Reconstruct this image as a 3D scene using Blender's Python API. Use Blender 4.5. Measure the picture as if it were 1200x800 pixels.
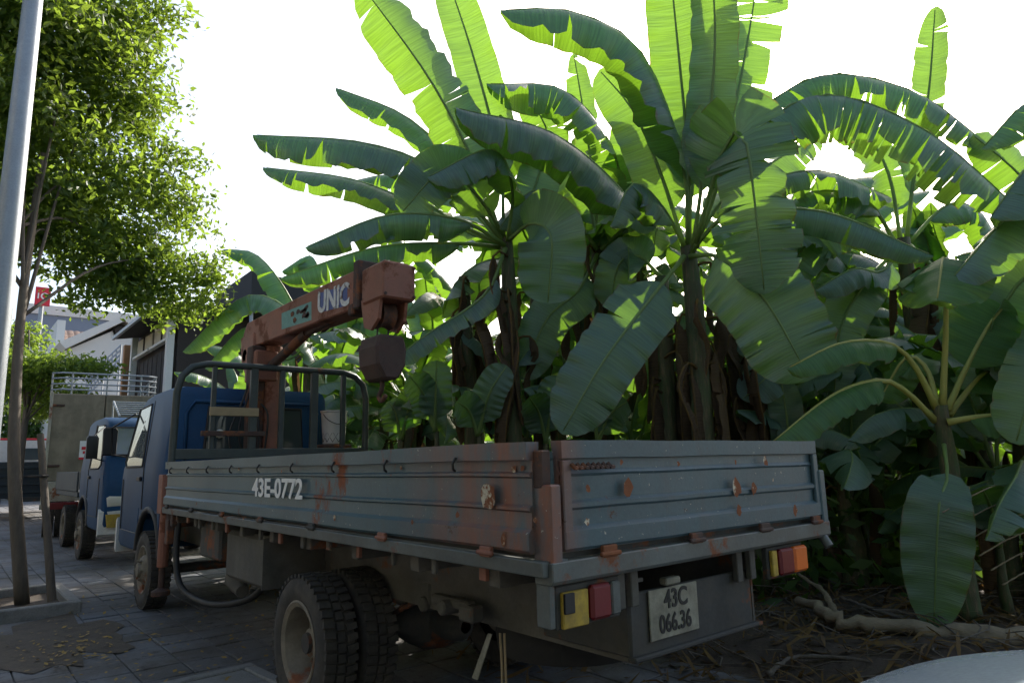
import bpy, bmesh, math, random
from mathutils import Vector, Matrix, Quaternion
from math import sin, cos, pi, radians as rad
rnd = random.Random(7)
scene = bpy.context.scene
for o in list(bpy.data.objects): bpy.data.objects.remove(o)
C = scene.collection

# ------------------------------------------------------------------ camera
CAM = Vector((-1.687, -1.878, 1.457))
YAW, PIT, ROL, FPX = rad(39.70), rad(9.975), rad(-1.386), 797.2     # FPX: focal length in pixels of a 1200 px wide picture
FW = Vector((sin(YAW)*cos(PIT), cos(YAW)*cos(PIT), sin(PIT)))
_R = Vector((cos(YAW), -sin(YAW), 0)); _U = _R.cross(FW)
RT = _R*cos(ROL) + _U*sin(ROL); UP = _U*cos(ROL) - _R*sin(ROL)
cd = bpy.data.cameras.new('camera'); cam = bpy.data.objects.new('camera', cd); C.objects.link(cam)
cd.sensor_width = 36; cd.lens = 36*FPX/1200; cd.clip_start = 0.05; cd.clip_end = 3000
m3 = Matrix((RT, UP, -FW)).transposed(); cam.matrix_world = Matrix.Translation(CAM) @ m3.to_4x4()
scene.camera = cam
def P(x, y, d): return CAM + FW*d + RT*(d*(x-600)/FPX) - UP*(d*(y-400)/FPX)

# ------------------------------------------------------------------ sky, sun, exposure
SUN_AZ, SUN_EL = rad(64.0), rad(33.0)       # azimuth from +Y towards +X
w = bpy.data.worlds.new('World'); scene.world = w; w.use_nodes = True
nt = w.node_tree; bg = nt.nodes['Background']
sky = nt.nodes.new('ShaderNodeTexSky'); sky.sky_type = 'NISHITA'; sky.sun_disc = False
sky.sun_elevation = SUN_EL; sky.sun_rotation = SUN_AZ; sky.dust_density = 4.0; sky.air_density = 1.0
nt.links.new(sky.outputs[0], bg.inputs[0]); bg.inputs[1].default_value = 0.15
sl = bpy.data.lights.new('sun', 'SUN'); so = bpy.data.objects.new('sun', sl); C.objects.link(so)
sl.energy = 3.8; sl.angle = rad(0.55); sl.color = (1, .95, .86)
sd = Vector((sin(SUN_AZ)*cos(SUN_EL), cos(SUN_AZ)*cos(SUN_EL), sin(SUN_EL)))
so.rotation_euler = sd.to_track_quat('Z', 'Y').to_euler(); so.location = sd*60
vs = scene.view_settings; vs.view_transform = 'Standard'; vs.look = 'None'; vs.exposure = 1.1; vs.gamma = 1.0
vs.use_curve_mapping = False

# ------------------------------------------------------------------ materials
MATS = {}
def lin(c): return tuple(c[:3]) + (1,)
def nodes(name):
    m = bpy.data.materials.new(name); m.use_nodes = True
    t = m.node_tree; b = t.nodes['Principled BSDF']; MATS[name] = m
    return m, t, b
def N(t, typ, **kw):
    n = t.nodes.new(typ)
    for k, v in kw.items():
        if k in n.inputs: n.inputs[k].default_value = v
        else: setattr(n, k, v)
    return n
def noise(t, co, scale, detail=4, rough=.55, stretch=None):
    if stretch:
        mp = N(t, 'ShaderNodeMapping'); mp.inputs['Scale'].default_value = stretch
        t.links.new(co, mp.inputs[0]); co = mp.outputs[0]
    n = N(t, 'ShaderNodeTexNoise', Scale=scale, Detail=detail, Roughness=rough); t.links.new(co, n.inputs['Vector'])
    return n.outputs['Fac']
def ramp(t, fac, a, b, ca=(0,0,0,1), cb=(1,1,1,1)):
    r = N(t, 'ShaderNodeValToRGB'); r.color_ramp.elements[0].position = a; r.color_ramp.elements[1].position = b
    r.color_ramp.elements[0].color = ca; r.color_ramp.elements[1].color = cb
    t.links.new(fac, r.inputs[0]); return r.outputs[0]
def mixc(t, fac, a, b, typ='MIX'):
    n = N(t, 'ShaderNodeMix', data_type='RGBA', blend_type=typ)
    for sock, v in ((n.inputs['Factor'], fac), (n.inputs[6], a), (n.inputs[7], b)):
        if hasattr(v, 'links'): t.links.new(v, sock)
        elif isinstance(v, (int, float)): sock.default_value = v
        else: sock.default_value = lin(v)
    return n.outputs[2]
def bumpn(t, b, h, strength, dist=.01):
    n = N(t, 'ShaderNodeBump', Strength=strength, Distance=dist); t.links.new(h, n.inputs['Height']); t.links.new(n.outputs[0], b.inputs['Normal'])
def worn(name, base, base2=None, rust=0.0, rough=.55, metal=0, dirt=.3, scale=3, rustc=(.13,.045,.018), stretch=(1,1,1), bump=.25, rustscale=2.2, dirtc=(.09,.075,.055)):
    m, t, b = nodes(name); co = N(t, 'ShaderNodeTexCoord').outputs['Object']
    n1 = noise(t, co, scale, 5, .6, stretch); base2 = base2 or tuple(v*.6 for v in base)
    c = mixc(t, ramp(t, n1, .3, .7), base, base2)
    fine = noise(t, co, 60, 3, .7); c = mixc(t, .25, c, mixc(t, fine, (0,0,0), (1,1,1)), 'OVERLAY')
    if dirt:
        dn = noise(t, co, scale*1.7, 6, .65); c = mixc(t, mixc(t, 1-dirt, ramp(t, dn, .42, .72), (0,0,0)), c, dirtc)
    if rust:
        rn = noise(t, co, rustscale, 9, .72, stretch); msk = ramp(t, rn, .66-rust*.3, .72-rust*.3)
        rc = mixc(t, noise(t, co, 25, 4), rustc, tuple(v*2.1 for v in rustc)); c = mixc(t, msk, c, rc)
        r = mixc(t, msk, (rough,)*3, (.9,)*3); t.links.new(r, b.inputs['Roughness'])
    else: b.inputs['Roughness'].default_value = rough
    t.links.new(c, b.inputs['Base Color']); b.inputs['Metallic'].default_value = metal
    if bump: bumpn(t, b, mixc(t, .5, fine, n1), bump, .006)
    return m
def plain(name, base, rough=.6, metal=0, var=.25, scale=8, bump=.15):
    m, t, b = nodes(name); co = N(t, 'ShaderNodeTexCoord').outputs['Object']
    n = noise(t, co, scale, 5, .65)
    t.links.new(mixc(t, n, tuple(v*(1-var) for v in base), tuple(v*(1+var) for v in base)), b.inputs['Base Color'])
    b.inputs['Roughness'].default_value = rough; b.inputs['Metallic'].default_value = metal
    if bump: bumpn(t, b, noise(t, co, scale*8, 4, .7), bump, .004)
    return m
def glass(name, tint=(.05,.07,.075), rough=.06):
    m, t, b = nodes(name); b.inputs['Base Color'].default_value = lin(tint); b.inputs['Roughness'].default_value = rough
    b.inputs['IOR'].default_value = 1.5; b.inputs['Coat Weight'].default_value = .6; b.inputs['Coat Roughness'].default_value = .03
    co = N(t, 'ShaderNodeTexCoord').outputs['Object']; n = noise(t, co, 5, 5, .7)
    t.links.new(mixc(t, .18, (rough,)*3, ramp(t, n, .4, .8)), b.inputs['Roughness']); return m
def foliage(name, c1, c2, trans, transc, rough=.4, veins=True, spec=.5, island=False):
    m, t, b = nodes(name)
    out = t.nodes['Material Output']
    uv = N(t, 'ShaderNodeUVMap').outputs[0]; co = N(t, 'ShaderNodeTexCoord').outputs['Object']
    if island: rn = N(t, 'ShaderNodeNewGeometry').outputs['Random Per Island']
    else:
        oi = N(t, 'ShaderNodeObjectInfo').outputs['Random']
        rn = mixc(t, .55, noise(t, co, 2.2, 5, .6), oi)
    col = mixc(t, rn, c1, c2)
    trc = mixc(t, rn, transc, tuple(v*.72 for v in transc))
    if veins:
        sp = N(t, 'ShaderNodeSeparateXYZ'); t.links.new(uv, sp.inputs[0])
        mp = N(t, 'ShaderNodeMapping'); mp.inputs['Scale'].default_value = (1.4, 150, 1); t.links.new(uv, mp.inputs[0])
        vn = N(t, 'ShaderNodeTexNoise', Scale=1.0, Detail=2.0); t.links.new(mp.outputs[0], vn.inputs['Vector'])
        v = ramp(t, vn.outputs['Fac'], .35, .65)
        col = mixc(t, .22, col, mixc(t, v, (.15,)*3, (.85,)*3), 'OVERLAY')
        trc = mixc(t, .3, trc, mixc(t, v, (.2,)*3, (.8,)*3), 'OVERLAY')
        # browned edges and spots
        ed = N(t, 'ShaderNodeMath', operation='ABSOLUTE')
        s2 = N(t, 'ShaderNodeMath', operation='SUBTRACT'); t.links.new(sp.outputs[0], s2.inputs[0]); s2.inputs[1].default_value = .5
        t.links.new(s2.outputs[0], ed.inputs[0])
        e2 = N(t, 'ShaderNodeMath', operation='ADD'); t.links.new(ed.outputs[0], e2.inputs[0])
        nn = N(t, 'ShaderNodeMath', operation='MULTIPLY'); t.links.new(noise(t, co, 9, 5, .7), nn.inputs[0]); nn.inputs[1].default_value = .12
        t.links.new(nn.outputs[0], e2.inputs[1]); msk = ramp(t, e2.outputs[0], .545, .575)
        col = mixc(t, msk, col, (.16,.10,.03)); trc = mixc(t, msk, trc, (.25,.13,.03))
        bumpn(t, b, v, .35, .006)
    t.links.new(col, b.inputs['Base Color']); b.inputs['Roughness'].default_value = rough
    b.inputs['Specular IOR Level'].default_value = spec
    tr = N(t, 'ShaderNodeBsdfTranslucent'); t.links.new(trc, tr.inputs[0])
    mx = N(t, 'ShaderNodeMixShader'); mx.inputs[0].default_value = trans
    t.links.new(b.outputs[0], mx.inputs[1]); t.links.new(tr.outputs[0], mx.inputs[2]); t.links.new(mx.outputs[0], out.inputs[0])
    return m
worn('bed_paint', (.068,.128,.150), (.045,.092,.112), rust=.20, rough=.42, dirt=.15, scale=1.6, stretch=(1,1,.5), rustscale=2.0, rustc=(.15,.05,.022))
worn('bed_trim', (.135,.155,.15), (.08,.09,.085), rust=.32, rough=.5, dirt=.5, scale=3)
worn('under_steel', (.07,.072,.068), (.04,.04,.038), rust=.35, rough=.8, dirt=.6, scale=4)
worn('dusty_chassis', (.15,.14,.12), (.07,.068,.06), rust=.3, rough=.85, dirt=.6, scale=3)
worn('cab_blue', (.012,.062,.15), (.009,.045,.115), rust=.06, rough=.5, dirt=.12, scale=1.5, bump=.05); MATS['cab_blue'].node_tree.nodes['Principled BSDF'].inputs['Specular IOR Level'].default_value = .22
worn('crane_red', (.30,.115,.07), (.22,.085,.055), rust=.42, rough=.6, dirt=.3, scale=3, rustc=(.10,.035,.018))
worn('crane_dark', (.085,.045,.035), (.05,.03,.026), rust=.45, rough=.8, dirt=.4, scale=5)
worn('rack_green', (.05,.065,.06), (.03,.04,.04), rust=.22, rough=.5, dirt=.25, scale=6)
worn('tan_tarp', (.30,.255,.18), (.20,.17,.12), rust=.0, rough=.85, dirt=.5, scale=2, stretch=(2,2,.4))
worn('cream_paint', (.45,.42,.33), (.33,.30,.23), rust=.28, rough=.6, dirt=.4, scale=4)
worn('dark_bluegreen', (.03,.05,.06), (.02,.03,.04), rust=.1, rough=.6, dirt=.3)
worn('white_paint', (.72,.72,.69), (.6,.6,.57), rust=.05, rough=.5, dirt=.2)
worn('galvanised', (.34,.37,.40), (.26,.29,.32), rust=.04, rough=.45, metal=.35, dirt=.15, scale=5, stretch=(1,1,.25))
plain('tyre', (.028,.027,.026), .85, scale=20, bump=.4)
worn('tyre_dusty', (.05,.046,.04), (.028,.027,.026), rust=0, rough=.9, dirt=.55, scale=4, dirtc=(.13,.11,.085), bump=.4)
worn('rim', (.24,.205,.15), (.14,.12,.09), rust=.3, rough=.7, dirt=.5, scale=6)
plain('rubber', (.022,.022,.022), .6)
plain('black', (.012,.012,.013), .5)
plain('lettering_white', (.78,.78,.76), .6, var=.12, scale=40)
plain('lettering_black', (.02,.02,.02), .6)
worn('plate_white', (.34,.33,.26), (.20,.19,.14), rough=.6, dirt=.6, scale=9)
plain('sign_red', (.6,.02,.04), .5, var=.15)
worn('marker_yellow', (.50,.34,.04), (.36,.24,.03), rough=.6, dirt=.45, scale=14)
plain('lamp_red', (.15,.008,.010), .38, var=.2)
plain('lamp_orange', (.75,.16,.02), .3, var=.2)
plain('lamp_clear', (.6,.58,.5), .15, var=.1)
plain('decal_blue', (.07,.10,.27), .5, var=.35, scale=25)
plain('decal_teal', (.13,.30,.27), .55, var=.4, scale=18)
plain('wood', (.34,.26,.15), .8, var=.35, scale=6)
plain('brown_timber', (.30,.15,.06), .7, var=.4, scale=5)
plain('plastic_white', (.62,.62,.60), .5, var=.15)
glass('dark_glass'); glass('clear_glass', (.16,.19,.2), .04)
worn('silver_car', (.42,.50,.56), (.40,.48,.54), rough=.22, metal=.35, dirt=.04, bump=0)
worn('chipped', (.62,.56,.42), (.5,.44,.33), rust=.75, rough=.8, rustscale=14, scale=14)
foliage('banana_leaf', (.052,.115,.085), (.085,.155,.11), 0.32, (.30,.58,.03), rough=.40, spec=1.0)
foliage('banana_leaf_young', (.05,.13,.04), (.07,.16,.05), .36, (.40,.66,.07), rough=.38)
foliage('tree_leaf', (.035,.085,.018), (.075,.13,.03), .45, (.36,.52,.05), rough=.5, veins=False, island=True)
foliage('bush_leaf', (.025,.065,.018), (.05,.10,.028), .4, (.25,.42,.05), rough=.5, veins=False, island=True)
foliage('dry_leaf', (.125,.085,.05), (.065,.045,.03), .2, (.26,.15,.06), rough=.85, spec=.2)
foliage('midrib', (.17,.27,.09), (.22,.32,.11), .35, (.40,.55,.12), rough=.45, veins=False)
foliage('midrib_yellow', (.40,.42,.12), (.48,.46,.14), .3, (.55,.55,.12), rough=.45, veins=False)
def stem_mat():
    m, t, b = nodes('pseudostem'); co = N(t, 'ShaderNodeTexCoord').outputs['Object']
    n = noise(t, co, 3, 6, .65, (3,3,.7)); c = mixc(t, ramp(t, n, .40, .68), (.055,.085,.028), (.075,.05,.028))
    n2 = noise(t, co, 18, 5, .7, (2,2,.3)); c = mixc(t, ramp(t, n2, .5, .72), c, (.16,.11,.06))
    t.links.new(c, b.inputs['Base Color']); b.inputs['Roughness'].default_value = .7; bumpn(t, b, n2, .6, .02)
stem_mat()
def bark_mat():
    m, t, b = nodes('bark'); co = N(t, 'ShaderNodeTexCoord').outputs['Object']
    n = noise(t, co, 10, 7, .7, (2,2,.5)); t.links.new(mixc(t, n, (.05,.038,.028), (.19,.16,.125)), b.inputs['Base Color'])
    b.inputs['Roughness'].default_value = .9; bumpn(t, b, n, .8, .02)
bark_mat()
def log_mat():
    m, t, b = nodes('log_bark'); co = N(t, 'ShaderNodeTexCoord').outputs['Object']
    n = noise(t, co, 9, 7, .7, (1,1,2)); t.links.new(mixc(t, n, (.09,.068,.04), (.34,.27,.17)), b.inputs['Base Color'])
    b.inputs['Roughness'].default_value = .9; bumpn(t, b, n, .9, .02)
log_mat()
def stain(name):      # orange primer showing through at the rear of the side board
    m = MATS[name]; t = m.node_tree; b = t.nodes['Principled BSDF']; co = N(t, 'ShaderNodeTexCoord').outputs['Object']
    src = b.inputs['Base Color'].links[0].from_socket
    sp = N(t, 'ShaderNodeSeparateXYZ'); t.links.new(co, sp.inputs[0])
    near = ramp(t, sp.outputs[1], .25, 1.9, (1,1,1,1), (0,0,0,1)); low = ramp(t, sp.outputs[2], 1.15, 1.5, (1,1,1,1), (.6,.6,.6,1))
    near = mixc(t, 1, near, ramp(t, sp.outputs[0], .02, .2, (1,1,1,1), (.06,.06,.06,1)), 'MULTIPLY')
    n = noise(t, co, 1.0, 6, .65, (6,5,1.6)); msk = mixc(t, 1, mixc(t, 1, ramp(t, n, .36, .56), near, 'MULTIPLY'), low, 'MULTIPLY')
    c = mixc(t, mixc(t, .8, (0,0,0), msk), src, (.27,.075,.025))
    n2 = noise(t, co, 1.0, 7, .7, (9,9,.8)); c = mixc(t, mixc(t, .22, (0,0,0), ramp(t, n2, .55, .72)), c, (.10,.06,.035))
    n3 = noise(t, co, 42, 4, .65); c = mixc(t, ramp(t, n3, .685, .70), c, (.38,.37,.31))
    n4 = noise(t, co, 7, 6, .75); c = mixc(t, ramp(t, n4, .66, .69), c, (.07,.035,.02))
    t.links.new(c, b.inputs['Base Color'])
stain('bed_paint')
def ground_mat(name, a, bcol, c2, rough=.9):
    m, t, b = nodes(name); co = N(t, 'ShaderNodeTexCoord').outputs['Object']
    c = mixc(t, noise(t, co, 1.3, 7, .65), a, bcol); c = mixc(t, ramp(t, noise(t, co, 7, 6, .7), .5, .75), c, c2)
    f = noise(t, co, 55, 5, .75); c = mixc(t, .5, c, mixc(t, f, (0,0,0), (1,1,1)), 'OVERLAY')
    t.links.new(c, b.inputs['Base Color']); b.inputs['Roughness'].default_value = rough; bumpn(t, b, f, .6, .02)
ground_mat('soil', (.045,.033,.022), (.085,.062,.042), (.03,.022,.015))
ground_mat('sand_dirt', (.14,.105,.07), (.10,.075,.05), (.07,.055,.04))
ground_mat('thin_dirt', (.085,.068,.05), (.115,.092,.068), (.05,.042,.032))
worn('sign_white_worn', (.7,.7,.68), (.55,.54,.52), rust=.42, rough=.6, dirt=.2, scale=9, rustscale=9, rustc=(.10,.06,.05))
ground_mat('mortar', (.07,.065,.055), (.10,.09,.075), (.05,.045,.04))
ground_mat('asphalt', (.05,.05,.05), (.06,.06,.058), (.04,.04,.04))
ground_mat('concrete', (.20,.20,.19), (.27,.265,.25), (.14,.135,.125))
def paver_mat():
    m, t, b = nodes('paver'); oi = N(t, 'ShaderNodeNewGeometry').outputs['Random Per Island']; oj = N(t, 'ShaderNodeObjectInfo').outputs['Random']
    g = N(t, 'ShaderNodeNewGeometry').outputs['Position']
    r = mixc(t, .5, oi, oj)
    c = mixc(t, r, (.085,.098,.118), (.17,.172,.18)); c = mixc(t, ramp(t, noise(t, g, .9, 8, .72), .40, .62), c, (.075,.063,.048)); c = mixc(t, ramp(t, noise(t, g, 6, 7, .75), .56, .64), c, (.045,.042,.038))
    f = noise(t, g, 45, 5, .7); c = mixc(t, .45, c, mixc(t, f, (0,0,0), (1,1,1)), 'OVERLAY')
    t.links.new(c, b.inputs['Base Color']); b.inputs['Roughness'].default_value = .78; bumpn(t, b, f, .4, .008)
paver_mat()
def wall_mat(name, a, b2):
    m, t, b = nodes(name); co = N(t, 'ShaderNodeTexCoord').outputs['Object']
    c = mixc(t, noise(t, co, .8, 7, .7, (1,1,.35)), a, b2); c = mixc(t, .2, c, mixc(t, noise(t, co, 20, 5, .7), (0,0,0), (1,1,1)), 'OVERLAY')
    t.links.new(c, b.inputs['Base Color']); b.inputs['Roughness'].default_value = .9
wall_mat('wall_white', (.74,.73,.69), (.60,.59,.55)); wall_mat('wall_grey', (.22,.26,.33), (.18,.22,.28)); wall_mat('wall_dark', (.055,.045,.04), (.03,.026,.024))
wall_mat('roof_dark', (.035,.037,.04), (.022,.023,.025)); wall_mat('tile_brown', (.20,.13,.10), (.11,.08,.07)); wall_mat('wall_cream', (.55,.50,.40), (.42,.38,.30))

# ------------------------------------------------------------------ mesh helpers
class MB:
    def __init__(s): s.v = []; s.f = []; s.uv = None
    def add(s, vs, fs):
        o = len(s.v); s.v += [tuple(v) for v in vs]; s.f += [tuple(i+o for i in f) for f in fs]; return s
    def box(s, c, d, R=None):
        hx, hy, hz = d[0]/2, d[1]/2, d[2]/2; c = Vector(c)
        vs = [Vector((x*hx, y*hy, z*hz)) for x in (-1,1) for y in (-1,1) for z in (-1,1)]
        if R is not None: vs = [R @ v for v in vs]
        return s.add([c+v for v in vs], [(0,1,3,2),(4,6,7,5),(0,4,5,1),(2,3,7,6),(0,2,6,4),(1,5,7,3)])
    def bar(s, a, b, wd, ht=None):
        a, b = Vector(a), Vector(b); d = b-a
        R = d.to_track_quat('Y', 'Z').to_matrix(); return s.box((a+b)/2, (wd, d.length, ht or wd), R)
    def tube(s, pts, r, seg=8, cap=True):
        pts = [Vector(p) for p in pts]; n = len(pts); rs = r if isinstance(r, (list, tuple)) else [r]*n
        vs = []; prev = None
        for i, p in enumerate(pts):
            t = (pts[min(i+1,n-1)]-pts[max(i-1,0)]).normalized()
            if prev is None: a = t.orthogonal().normalized()
            else: a = (prev - t*prev.dot(t)); a = a.normalized() if a.length > 1e-6 else t.orthogonal().normalized()
            prev = a; b = t.cross(a)
            for k in range(seg): vs.append(p + (a*cos(2*pi*k/seg)+b*sin(2*pi*k/seg))*rs[i])
        fs = [(i*seg+k, i*seg+(k+1)%seg, (i+1)*seg+(k+1)%seg, (i+1)*seg+k) for i in range(n-1) for k in range(seg)]
        if cap: fs += [tuple(range(seg))[::-1], tuple(range((n-1)*seg, n*seg))]
        return s.add(vs, fs)
    def lathe(s, prof, c=(0,0,0), axis='X', seg=32, close=False):
        c = Vector(c); vs = []
        for (a, r) in prof:
            for k in range(seg):
                th = 2*pi*k/seg; q = (a, r*cos(th), r*sin(th))
                vs.append(c + Vector(q if axis == 'X' else (q[1], q[2], a) if axis == 'Z' else (q[2], a, q[1])))
        n = len(prof); fs = [(i*seg+k, (i+1)*seg+k, (i+1)*seg+(k+1)%seg, i*seg+(k+1)%seg) for i in range(n-1) for k in range(seg)]
        return s.add(vs, fs)
    def prism(s, poly, axis, a, b):
        # poly in the two other axes (order: X->(y,z), Y->(x,z), Z->(x,y)), extruded a..b
        def mk(p, t): return (t,p[0],p[1]) if axis == 'X' else (p[0],t,p[1]) if axis == 'Y' else (p[0],p[1],t)
        n = len(poly); vs = [mk(p,a) for p in poly]+[mk(p,b) for p in poly]
        fs = [(i,(i+1)%n,n+(i+1)%n,n+i) for i in range(n)] + [tuple(range(n))[::-1], tuple(range(n,2*n))]
        return s.add(vs, fs)
    def loft(s, secs, cap=True):
        n = len(secs[0]); vs = [p for q in secs for p in q]
        fs = [(i*n+k, i*n+(k+1)%n, (i+1)*n+(k+1)%n, (i+1)*n+k) for i in range(len(secs)-1) for k in range(n)]
        if cap: fs += [tuple(range(n))[::-1], tuple(range((len(secs)-1)*n, len(secs)*n))]
        return s.add(vs, fs)
    def mesh(s, name, mat, smooth=None, bevel=0, recalc=True):
        me = bpy.data.meshes.new(name); me.from_pydata(s.v, [], s.f)
        if recalc or bevel:
            bm = bmesh.new(); bm.from_mesh(me)
            bmesh.ops.recalc_face_normals(bm, faces=bm.faces)
            if bevel:
                es = [e for e in bm.edges if len(e.link_faces) == 2 and e.calc_face_angle(0) > .6]
                bmesh.ops.bevel(bm, geom=es, offset=bevel, segments=1, affect='EDGES', clamp_overlap=True)
            bm.to_mesh(me); bm.free()
        if smooth is not None:
            for p in me.polygons: p.use_smooth = True
            if smooth < 180: me.set_sharp_from_angle(angle=rad(smooth))
        me.materials.append(MATS[mat]); return me
def link(name, me, parent=None, loc=None, rot=None):
    o = bpy.data.objects.new(name, me); C.objects.link(o)
    if parent is not None: o.parent = parent
    if loc is not None: o.location = loc
    if rot is not None: o.rotation_euler = rot
    return o
def part(name, mb, mat, parent=None, smooth=None, bevel=0, label=None):
    o = link(name, mb.mesh(name, mat, smooth, bevel), parent)
    if label: o['label'] = label
    return o
def tag(o, label=None, cat=None, group=None, kind=None):
    for k, v in (('label',label),('category',cat),('group',group),('kind',kind)):
        if v: o[k] = v
    return o
def empty(name, loc=(0,0,0), rz=0, label=None, cat=None, group=None):
    o = bpy.data.objects.new(name, None); C.objects.link(o); o.empty_display_size = .2
    o.location = loc; o.rotation_euler = (0,0,rz); return tag(o, label, cat, group)
def copy_tree(o, parent=None):
    c = o.copy(); C.objects.link(c); c.parent = parent
    for ch in o.children: copy_tree(ch, c)
    return c
def text(name, body, size, mat, parent, M, thick=.0015, sx=1.0, bold=0.0):
    cu = bpy.data.curves.new(name, 'FONT'); cu.body = body; cu.size = size; cu.extrude = thick; cu.align_x = 'CENTER'; cu.align_y = 'CENTER'; cu.offset = bold
    tmp = bpy.data.objects.new('tmp', cu); C.objects.link(tmp); dg = bpy.context.evaluated_depsgraph_get()
    me = bpy.data.meshes.new_from_object(tmp.evaluated_get(dg)); bpy.data.objects.remove(tmp)
    me.transform(M @ Matrix.Diagonal((sx,1,1,1))); me.materials.clear(); me.materials.append(MATS[mat])
    return link(name, me, parent)
def frame(o, x, y):          # matrix with local x, y axes and origin
    x = Vector(x).normalized(); y = Vector(y).normalized(); z = x.cross(y)
    return Matrix.Translation(Vector(o)) @ Matrix((x, y, z)).transposed().to_4x4()
def catmull(pts, n):
    pts = [Vector(p) for p in pts]
    q = [pts[0]*2-pts[1]] + pts + [pts[-1]*2-pts[-2]]; out = []
    L = len(pts)-1
    for i in range(n+1):
        u = i/n*L; k = min(int(u), L-1); t = u-k; a, b, c, d = q[k:k+4]
        out.append(.5*((2*b)+(c-a)*t+(2*a-5*b+4*c-d)*t*t+(3*b-a-3*c+d)*t**3))
    return out
def rough_grid(name, xs, ys, h, mat):
    v = [(x,y,h(x,y)) for y in ys for x in xs]; nx = len(xs)
    f = [(j*nx+i, j*nx+i+1, (j+1)*nx+i+1, (j+1)*nx+i) for j in range(len(ys)-1) for i in range(nx-1)]
    mb = MB(); mb.add(v, f); return part(name, mb, mat, None, 180)
from mathutils import noise as mnoise
def fbm(x, y, s, o=4): return mnoise.fractal(Vector((x*s, y*s, 3.1)), 1.0, 2.0, o)
#PART2
# ------------------------------------------------------------------ ground
def onx(x, y, X): r = P(x,y,1)-CAM; return CAM + r*((X-CAM.x)/r.x)
def ony(x, y, Y): r = P(x,y,1)-CAM; return CAM + r*((Y-CAM.y)/r.y)
def onz(x, y, Z): r = P(x,y,1)-CAM; return CAM + r*((Z-CAM.z)/r.z)
def px(p): d = Vector(p)-CAM; z = d.dot(FW); return (600+FPX*d.dot(RT)/z, 400-FPX*d.dot(UP)/z, z)
mb = MB(); mb.add([(-900,-900,-.45),(900,-900,-.45),(900,900,-.45),(-900,900,-.45)], [(0,1,2,3)])
tag(part('ground', mb, 'sand_dirt'), kind='structure')
mb = MB(); mb.add([(-12,-60,-.13),(-2.35,-60,-.13),(-2.35,200,-.13),(-12,200,-.13)], [(0,1,2,3)])
tag(part('road', mb, 'asphalt'), kind='structure')
mb = MB()
for k in range(60): mb.box((-2.26, -12+k*1.0, -.07), (.17,.99,.16))
kb = tag(part('kerb', mb, 'concrete', None, None, .012), kind='structure')
mb = MB(); mb.add([(-2.17,-20,-.014),(2.7,-20,-.014),(2.7,90,-.014),(-2.17,90,-.014)], [(0,1,2,3)])
pav = tag(part('pavement', mb, 'mortar'), kind='structure')
T = .34
def tile_verts(c, tx, ty, dz):
    h = T/2-.005; h2 = h-.006; x, y = c
    z = lambda a, b: dz + a*tx + b*ty
    vs = [(x+a*h, y+b*h, -.02) for a, b in ((-1,-1),(1,-1),(1,1),(-1,1))] + [(x+a*h, y+b*h, z(a*h,b*h)-.005) for a, b in ((-1,-1),(1,-1),(1,1),(-1,1))] + [(x+a*h2, y+b*h2, z(a*h2,b*h2)) for a, b in ((-1,-1),(1,-1),(1,1),(-1,1))]
    fs = [(8,9,10,11)] + [(i,(i+1)%4,4+(i+1)%4,4+i) for i in range(4)] + [(4+i,4+(i+1)%4,8+(i+1)%4,8+i) for i in range(4)]
    return vs, fs
variants = []
for k in range(6):
    q = MB(); q.add(*tile_verts((0,0), rnd.uniform(-.02,.02), rnd.uniform(-.02,.02), rnd.uniform(-.002,.003))); variants.append(q.mesh('paver', 'paver'))
near = []; rest = MB()
for j in range(int(52/T)):
    for i in range(int(4.85/T)):
        x, y = -2.0+i*T, -7+j*T
        if -1.22 < x < -.42 and 6.85 < y < 8.5: continue
        u, v, d = px((x,y,0)) if (Vector((x,y,0))-CAM).dot(FW) > .3 else (-999,0,0)
        if d > 0 and -20 < u < 720 and v < 830: near.append((d,x,y))
        else: rest.add(*tile_verts((x,y), 0, 0, rnd.uniform(-.002,.002)))
near.sort()
for k, (d,x,y) in enumerate(near):
    if k < 300: link('paver', variants[rnd.randrange(6)], pav, (x,y,0), (0,0,rnd.randrange(4)*pi/2))
    else: rest.add(*tile_verts((x,y), rnd.uniform(-.01,.01), rnd.uniform(-.01,.01), rnd.uniform(-.002,.002)))
tag(part('paver', rest, 'paver', pav), kind='stuff')
def soil_h(x, y):
    e = 2.15+.35*fbm(0, y, .8)
    t = max(0, min(1, (x-e)/1.1)); t = t*t*(3-2*t)
    return -.06 + t*.16 + t*.07*fbm(x, y, .9, 5) + (.05*t if x > 3 else 0)
tag(rough_grid('soil', [1.7+.12*i for i in range(90)]+[12.5+1.5*i for i in range(50)], [-6+.15*j for j in range(150)]+[16.5+2*j for j in range(40)], soil_h, 'soil'), kind='structure')
# dirt washed over the pavers beside the tree pit
mb = MB(); ring = 26; pts = [(-.75,5.35)]
vs = [(-.8,5.55,.022)]; fs = []
for r_ in (.35, .7, 1.0):
    for k in range(ring):
        a = 2*pi*k/ring; rr = r_*(.8+.55*fbm(cos(a)*2, sin(a)*2, 1.3, 5)+.05*sin(a*5))
        vs.append((-.8+cos(a)*rr*.75, 5.55+sin(a)*rr*1.25, .006 if r_ == 1.0 else .012+.008*r_*fbm(cos(a)*3,sin(a)*3,2)))
fs += [(0,1+k,1+(k+1)%ring) for k in range(ring)]
for q in range(2): fs += [(1+q*ring+k, 1+(q+1)*ring+k, 1+(q+1)*ring+(k+1)%ring, 1+q*ring+(k+1)%ring) for k in range(ring)]
mb.add(vs, fs); tag(part('dirt', mb, 'thin_dirt', None, 180), kind='structure')
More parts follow.
